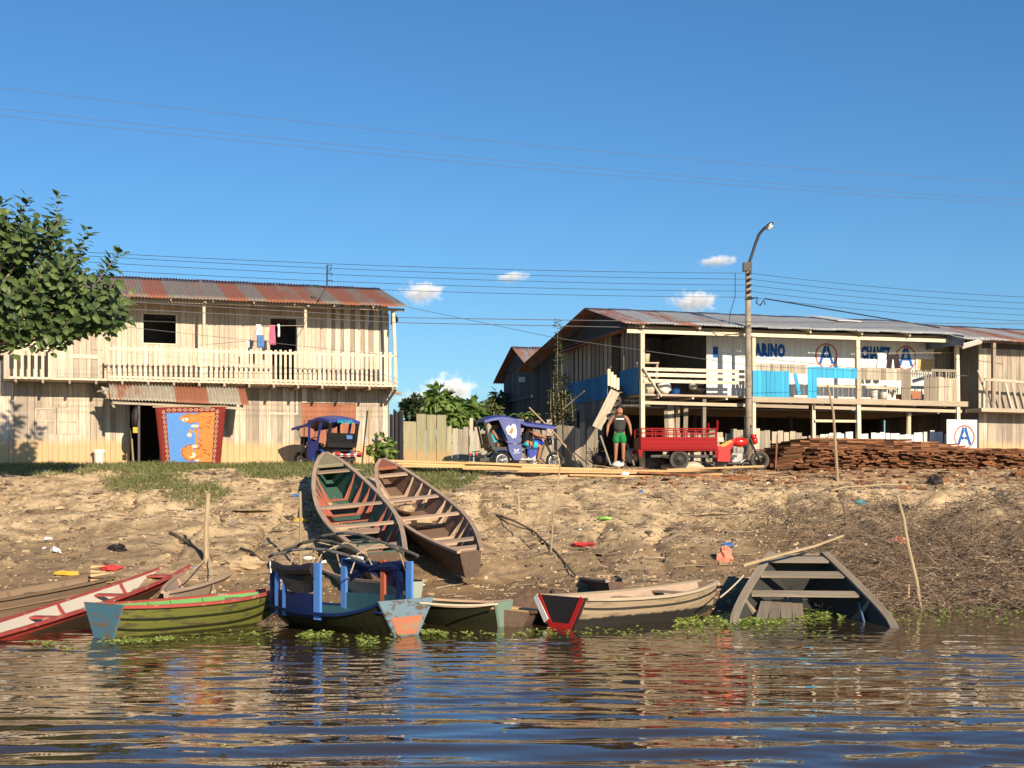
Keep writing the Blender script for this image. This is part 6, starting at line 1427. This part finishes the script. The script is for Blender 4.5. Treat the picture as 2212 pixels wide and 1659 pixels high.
far_tree('bright broad leaved tree rising above the greenish board fence', 'broad_leaved_tree', [(948, 858, 19), (938, 870, 16), (965, 870, 16), (955, 888, 22), (975, 905, 22), (985, 890, 16)], 54, .40, 95, M['leafl'], .5, lw=.6)
far_tree('pale broad leaved tree in the gap between fence and dark back house', 'broad_leaved_tree', [(1002, 885, 18), (1018, 880, 17), (1030, 895, 18), (1000, 905, 20)], 56, .36, 95, M['leafl'], .5, lw=.6)
far_tree('drooping leaved tree against the dark back house', 'drooping_tree', [(1055, 885, 20), (1070, 870, 15), (1078, 858, 10), (1045, 900, 20), (1070, 900, 20)], 58, .42, 110, M['leafs'], .8, lw=.3)
far_tree('shrub with round leaves at the foot of the fence by the beached canoes', 'round_leaved_bush', [(828, 958, 17), (812, 970, 14), (842, 972, 13), (826, 985, 14)], 43.6, .2, 46, M['leafl'], .2, 'bush', lw=.85)
ts_ = thing('columnar_shrub', 'tall thin columnar shrub with tiny leaves rising before the stilt house', 'shrub', P(1205, 960, 45.6))
lf = MB(); sm = MB()
for px, y0, y1, r in ((1205, 930, 690, .16), (1196, 920, 800, .13), (1213, 930, 775, .17), (1222, 930, 812, .22), (1190, 930, 840, .15), (1232, 930, 850, .14), (1208, 930, 850, .3), (1216, 930, 870, .3), (1200, 930, 880, .28)):
    a = P(px + 4, y0, 45.6); b = P(px, y1, 45.6); sm.tube([a, (a + b) / 2 + V((random.uniform(-.06, .06), 0, 0)), b], [.014, .011, .006], 5)
    n = int((b - a).length * 75)
    for i in range(n):
        s = random.random(); p = a + (b - a) * s; an = random.uniform(0, 6.28); rr = r * (1 - .55 * s) * random.uniform(.3, 1); d = V((math.cos(an), math.sin(an), random.uniform(.0, .9)))
        add_leaf(lf, p + V((math.cos(an) * rr, math.sin(an) * rr, 0)), d, random.uniform(.08, .14), .6)
lf.build('foliage', M['leafs'], ts_); sm.build('stem', M['stick'], ts_)
bn = thing('banana_plant', 'small banana plant with arching leaves behind the ridden mototaxi canopy', 'plant', P(1140, 960, 46.6)); lf = MB()
for i in range(11):
    a = random.uniform(0, 6.28); b = P(1138 + random.uniform(-12, 14), 905, 46.6); d = V((math.cos(a), math.sin(a) * .5, 0)); L = random.uniform(.5, .85); u = V((0, 0, 1)); s = d.cross(u).normalized(); rows = []
    for k in range(7): q = k / 6; c = b + d * L * q * .8 + u * (L * (1.1 * q - 1.0 * q * q)); w = .12 * math.sin(math.pi * min(1, q * .9 + .1)); rows.append([c - s * w - u * .02, c + u * .02, c + s * w - u * .02])
    lf.loft(rows, t=random.random())
lf.build('foliage', M['leafl'], bn); mb = MB(); mb.tube([P(1140, 960, 46.6), P(1138, 900, 46.6)], [.09, .06], 8); mb.build('stem', M['stick'], bn)
leafplant('leafy weed growing beside the barefoot man at the fence', 'weed', 'plant', G(1285, 1006) + V((0, .4, 0)), 34, .28, .6, .11, M['leafs'])
for i, (px, Y) in enumerate(((-300, 90), (-180, 110), (640, 150), (1000, 120), (1120, 130), (1180, 100), (2330, 80))): pass

# stakes and sticks on the bank
def stake(label, pts, r0, r1, mat='stick', name='stake'):
    g = G(*pts[0]); Y = g.y; q = [g - V((0, 0, .15))] + [P(x, y, Y + .15 * k) for k, (x, y) in enumerate(pts[1:])]
    n = len(q); mb = MB(); mb.tube(q, [r0 + (r1 - r0) * i / (n - 1) for i in range(n)], 7); return tag(mb.build(name, M[mat]), label, name)
stake('thick upright mooring stake before the red canoe bow', [(446, 1215), (445, 1140), (450, 1066)], .06, .05)
stake('thin upright stake left of the green beached canoe shadow', [(649, 1235), (650, 1140), (648, 1062)], .04, .032)
stake('tall crooked thin stick standing right of the brown beached canoe', [(1189, 1197), (1196, 1100), (1210, 1010), (1204, 978)], .022, .016)
stake('tall pale crooked stick standing before the lumber stack', [(1810, 1040), (1806, 985), (1803, 935), (1800, 890), (1788, 832)], .05, .03)
stake('long leaning stick at the water edge in the brush', [(1990, 1312), (1980, 1255), (1962, 1180), (1952, 1120), (1938, 1070)], .042, .03)
stake('short stump of a stick on the bare bank below the planks', [(1120, 1112), (1121, 1085), (1119, 1068)], .03, .022)
stake('forked dead sapling stub on the clay bank', [(1828, 1138), (1826, 1105), (1820, 1085)], .05, .03, 'twig')
stake('pair stub stick standing in the brush near the water', [(1762 + 200, 1290), (1763 + 200, 1262)], .03, .025)
for lb, pts, r in (('dark fallen branch on the bank left of the mooring stake', ((368, 1155), (405, 1175), (440, 1205)), .04), ('dark fallen branch behind the stern of the yellow boat', ((520, 1190), (560, 1215), (605, 1245)), .035), ('pale branch laid across the sunken boat bow', ((1605, 1222), (1720, 1190), (1822, 1157)), .035), ('pale long stick lying on the upper right bank', ((1500, 1118), (1580, 1115), (1650, 1108)), .03), ('dark root trailing down the bank above the tan boat', ((2000 / 1.8228 * .98, 1118), (1150, 1150), (1245, 1250)), .03), ('pale stick lying on the clay edge at the far right', ((1795, 1065), (1860, 1055), (1960, 1052)), .03)):
    q = [G(*p) + V((0, 0, .05)) for p in pts]; mid = [];
    for i in range(len(q) - 1): mid += [q[i], (q[i] + q[i + 1]) / 2 + V((random.uniform(-.05, .05), 0, .04))]
    mid.append(q[-1])
    if 'sunken' in lb: mid = [P(x, y, 27.2 + .25 * i) for i, (x, y) in enumerate(((1605, 1222), (1690, 1198), (1760, 1180), (1822, 1157)))]
    mb = MB(); mb.tube(mid, [r * (1 - .4 * i / len(mid)) for i in range(len(mid))], 6); tag(mb.build('branch', M['twig'] if 'dark' in lb else M['stick']), lb, 'branch')
# ropes
def rope(label, a, b, sag=.15, r=.016):
    n = 12; mb = MB(); mb.tube([a + (b - a) * i / n - V((0, 0, sag * 4 * i / n * (1 - i / n))) for i in range(n + 1)], r, 5); tag(mb.build('rope', M['rope']), label, 'rope')
gs_ = G(446, 1215)
rope('mooring rope from the stake to the red canoe bow', gs_ + V((0, 0, .12)), P(405, 1238, 27.6), .05)
rope('mooring rope from the stake down to the small grey boat', gs_ + V((.05, 0, .1)), P(470, 1305, 26), .1)
rope('rope from the canopied boat to the low dark boat', P(905, 1302, 23.2), P(1075, 1305, 24), .03)
rope('rope tying the tan boat bow to the sunken boat', P(1556, 1290, 25.4), P(1606, 1243, 26.6), .02)
rope('yellowish rope lying from the green canoe bow to the grass', P(735, 1007, 39), G(800, 1018), .02)

# litter that stands out
for lb, px, py, d, m, jit in (('bright red wrapper lying on the bank above the tan boat', 1262, 1180, (.28, .12, .05), 'redp', .3), ('yellow plastic scrap on the bank above the red canoe', 143, 1243, (.26, .12, .05), 'yellow', .35), ('red cloth scrap on the bank above the red canoe', 240, 1233, (.24, .12, .07), 'redp', .3), ('black plastic bag on the left bank', 256, 1190, (.22, .14, .09), 'tarp', .35), ('salmon rag on the bank left of the sunken boat', 1566, 1212, (.16, .1, .2), 'salmon', .35), ('lime green wrapper on the upper bank', 1310, 1122, (.26, .12, .04), 'lime', .3), ('pale flat board on the upper left bank', 545, 1103, (.5, .3, .03), 'stone', .1), ('pale split board lying on the left bank', 560 - 15, 1102 - 160 + 190, (.4, .12, .03), 'stone', .15), ('white plastic bottle scrap by the boat shadow', 668, 1210, (.13, .07, .05), 'wcloth', .2), ('white scrap on the ridge below the man', 1350, 1031, (.13, .1, .09), 'wcloth', .25), ('orange rag in the brush at the right', 1945, 1178, (.2, .1, .12), 'salmon', .35), ('pale green scrap in the brush above the sunken boat', 1858, 1090, (.16, .1, .07), 'turq', .3), ('dark hunched scrap of rubbish on the clay edge', 2018, 1047, (.24, .12, .16), 'tarp', .35), ('small blue plastic scrap on the left bank', 640, 1073, (.12, .08, .05), 'bcloth', .3), ('big pale clod on the left bank below the canoe', 530, 1228, (.5, .32, .16), 'stone', .25), ('yellow bottle lying by the boat shadow', 650, 1128, (.2, .07, .06), 'yellow', .15), ('dark tyre scrap on the right clay bank', 1940, 1105, (.3, .16, .12), 'tarp', .3)):
    g = G(px, py); mb = MB(); mb.ell(g + V((0, 0, d[2] * .5)), d, 11, 7, jit); tag(mb.build('stone' if m == 'stone' and 'clod' in lb else 'board' if 'board' in lb else 'litter', M[m]), lb, 'board' if 'board' in lb else 'stone' if 'clod' in lb else 'litter')

# ------------------------------------------------------------------ ground cover nobody could count
def scatter(n, fn):
    k = 0
    while k < n:
        if fn(): k += 1
# chips and clods
def chips(name, lab, mat, n, cond, size, flat, kind='stone'):
    mb = MB(); c = 0
    while c < n:
        X = random.uniform(-18, 19); Y = random.uniform(26.5, 43)
        if abs(X) > Y * .40 + 1 or not cond(X, Y): continue
        c += 1; s = size * math.exp(random.gauss(0, .55)); g = ground_at(X, Y)
        a = random.uniform(0, 6.28); e = [V((math.cos(a + q * 1.57 + random.uniform(-.5, .5)) * s * random.uniform(.6, 1.3), math.sin(a + q * 1.57) * s * random.uniform(.5, 1), random.uniform(-.2, .3) * s)) for q in range(4)]
        h = s * flat; t = random.random()
        mb.add([g + q + V((0, 0, -.02)) for q in e] + [g + q * .75 + V((0, 0, h * random.uniform(.5, 1.3))) for q in e], MB.BF, None, t)
    tag(mb.build(name, mat), lab, 'debris', None, 'stuff')
dens = lambda X, Y, s=5: float(vn(X * .5, Y * .6, s)) > random.uniform(-.5, .4)
chips('clods', 'pale clods and stones scattered over the bank', M['stone'], 11000, lambda X, Y: dens(X, Y), .024, .4)
chips('wood_chips', 'dark bark chips and scraps scattered over the bank', M['twig'], 8500, lambda X, Y: dens(X, Y, 9), .04, .3)
chips('pale_scraps', 'whitish paper and plastic flecks scattered over the bank', M['wcloth'], 80, lambda X, Y: dens(X, Y, 15), .04, .4)
chips('coloured_scraps', 'bluish plastic flecks scattered over the bank', M['bcloth'], 35, lambda X, Y: dens(X, Y, 17), .035, .4)
chips('timber_offcuts', 'red brown bark offcuts on the trodden terrace', M['lumber'], 900, lambda X, Y: X > 3 and Y > 37.5, .06, .3)
def twigs(name, lab, n, cond, lmin, lmax, r, lift, mat='twig'):
    mb = MB(); c = 0
    while c < n:
        X = random.uniform(-17, 19); Y = random.uniform(26.8, 42)
        if abs(X) > Y * .40 + 1 or not cond(X, Y): continue
        c += 1; g = ground_at(X, Y) + V((0, 0, random.uniform(0, lift))); L = random.uniform(lmin, lmax); a = random.uniform(0, 6.28); el = random.gauss(.1, .35) if lift > .1 else random.gauss(0, .08); d = V((math.cos(a) * math.cos(el), math.sin(a) * math.cos(el) * .8, math.sin(el)))
        sd = V((-d.y, d.x, random.uniform(-.3, .5))) * L * random.uniform(-.22, .22); t = random.random()
        mb.tube([g, g + d * L * .5 + sd, g + d * L], [r, r * .8, r * .4], 3, t, False)
        if lift > .1 and random.random() < .6:
            e = g + d * L * .5 + sd; mb.tube([e, e + (d + sd.normalized() * random.choice((-1, 1)) * .9) * L * .4], [r * .7, r * .3], 3, t, False)
    tag(mb.build(name, M[mat]), lab, 'brush', None, 'stuff')
def brushy(X, Y):
    k = (X - 4.2) / 3 + 1.1 * float(vn(X * .5, Y * .6, 51)); return k > random.uniform(0, 1) and Y < 36.3 + .8 * float(vn(X * .7, 0, 3)) and random.random() < (.35 if X < 6.5 else 1)
twigs('brush', 'tangle of dead brown twigs covering the foot of the right bank', 5200, brushy, .15, .75, .0075, .24)
twigs('dry_twigs', 'dry twigs lying about the bank', 1000, lambda X, Y: dens(X, Y, 23), .15, .7, .012, .03)
twigs('pale_twigs', 'pale dry sticks lying about the bank', 380, lambda X, Y: dens(X, Y, 29) and X > -2, .2, .9, .012, .08, 'stick')
PAT = [(G(585, 1095), 1.5), (G(985, 1052), 1.8), (G(350, 1046), 2.2), (G(900, 1034), 1.3), (G(450, 1062), 1.3), (G(1480, 1095), 1.2)]
mb = MB(); c = 0
while c < 42000:
    X = random.uniform(-17, 7); Y = random.uniform(32.5, 44.5)
    if abs(X) > Y * .4 + .5: continue
    k = float(vn(X * .45, Y * .5, 61)) * 2.4 + (Y - 40.6) * .30 - max(0, X + 2.6) * .45 - max(0, 35.5 - Y) * .4
    k += sum(1.5 * max(0, 1 - math.hypot((X - q.x) / r, (Y - q.y) / (r * 1.2))) for q, r in PAT)
    if k < random.uniform(-.35, .4) : continue
    c += 1; g = ground_at(X, Y); h = random.uniform(.06, .17) * (1.5 if Y > 42.6 else 1); a = random.uniform(0, 6.28); s = V((math.cos(a), math.sin(a), 0)) * .014; l = V((random.gauss(0, .5), random.gauss(0, .5), 0)) * h
    mb.add([g - s, g + s, g + l * .5 + V((0, 0, h * .6)) + s * .6, g + l + V((0, 0, h))], [(0, 1, 2), (0, 2, 3)], None, random.random())
tag(mb.build('grass', M['grass']), 'thin short grass along the top of the bank', 'grass', None, 'stuff')
# floating water plants
mb = MB()
def rosette(p, s):
    n = random.randint(4, 7)
    for k in range(n):
        a = k * 6.28 / n + random.uniform(-.3, .3); add_leaf(mb, p + V((0, 0, random.uniform(.0, .03))), V((math.cos(a), math.sin(a), random.uniform(.15, .9))), s * random.uniform(.7, 1.3), .8, (0, 0, 1), random.random())
def band(x0, x1, y0, y1, dy, n, s):
    for i in range(n):
        x = random.uniform(x0, x1); y = y0 + (y1 - y0) * (x - x0) / (x1 - x0) + random.gauss(0, dy)
        p = W(x, y); rosette(V((p.x, p.y, .015)), s)
for b in ((235, 375, 1391, 1384, 2.2, 110, .05), (375, 590, 1385, 1370, 4, 40, .045), (60, 120, 1393, 1393, 2, 22, .05), (130, 230, 1394, 1391, 2, 12, .045), (128, 165, 1407, 1407, 1.5, 8, .045), (640, 720, 1377, 1374, 3, 70, .055), (720, 900, 1380, 1384, 5, 30, .05), (770, 815, 1390, 1392, 5, 26, .055), (890, 965, 1367, 1373, 3, 60, .055), (965, 1120, 1375, 1378, 5, 30, .045), (1120, 1200, 1372, 1370, 4, 30, .05), (1200, 1560, 1372, 1366, 5, 60, .045), (1460, 1700, 1350, 1334, 7, 330, .06), (1560, 1830, 1342, 1322, 8, 420, .065), (1640, 1800, 1322, 1312, 6, 160, .07), (1830, 2212, 1318, 1318, 6, 90, .055), (1900, 2212, 1345, 1340, 9, 50, .05), (1500, 1850, 1370, 1366, 9, 40, .045), (2120, 2212, 1308, 1306, 5, 60, .07)): band(*b)
for x, y in ((483, 1622), (1090, 1590), (800, 1400), (560, 1400)): rosette(V((W(x, y).x, W(x, y).y, .03)), .045)
tag(mb.build('water_plants', M['lettuce']), 'yellow green water plants floating along the shore', 'water plants', None, 'stuff')

# ------------------------------------------------------------------ clouds, far off and solid puffs
def m_cloud():
    k = NT('cloud_vapour'); tc = k.n('ShaderNodeTexCoord'); at = k.attr('lp').outputs['Vector']
    k.t.nodes.remove(k.b)
    g = k.mapv(tc.outputs['Generated'], (2, 2, 2), (-1, -1, -1)); ln = k.n('ShaderNodeVectorMath', operation='LENGTH'); k.l(g, ln.inputs[0])
    sp = k.n('ShaderNodeSeparateXYZ'); k.l(g, sp.inputs[0])
    n1 = k.noise(k.mapv(tc.outputs['Object'], (.05, .05, .06)), 1, 5, .62)
    d = k.math('ADD', k.math('SUBTRACT', .66, ln.outputs['Value']), k.math('MULTIPLY', k.math('SUBTRACT', n1, .5), 1.9))
    d = k.math('MULTIPLY', k.math('MULTIPLY', d, k.math('ADD', k.math('MULTIPLY', sp.outputs['Z'], 1.2), 1.3, True), True), 1.0, True)
    pv = k.n('ShaderNodeVolumePrincipled'); pv.inputs['Color'].default_value = (1, 1, 1, 1); pv.inputs['Anisotropy'].default_value = -.35; k.l(k.math('MULTIPLY', d, .15), pv.inputs['Density']); k.l(pv.outputs[0], k.out.inputs['Volume'])
    return k.m
MC = m_cloud()
def cloud(label, px, py, rx, ry, Y=2500):
    s_ = Y / FPX; c = P(px, py, Y); mb = MB(); mb.ell(c, (rx * s_, rx * s_ * .7, ry * s_), 20, 12)
    tag(mb.build('cloud', MC, None, True, c), label, 'cloud')
cloud('small white cloud beside the roof end of the big house', 910, 632, 66, 36)
cloud('small white cloud above the roof of the stilt house', 1498, 652, 72, 36)
cloud('faint pinkish cloud wisp left of the lamp arm', 1548, 564, 56, 18)
cloud('faint small cloud wisp in the gap between the houses', 1105, 598, 48, 17)
cloud('tall white cloud rising behind the trees in the gap', 972, 846, 78, 58)
cloud('low white cloud beside the corner of the big house', 905, 866, 70, 34)
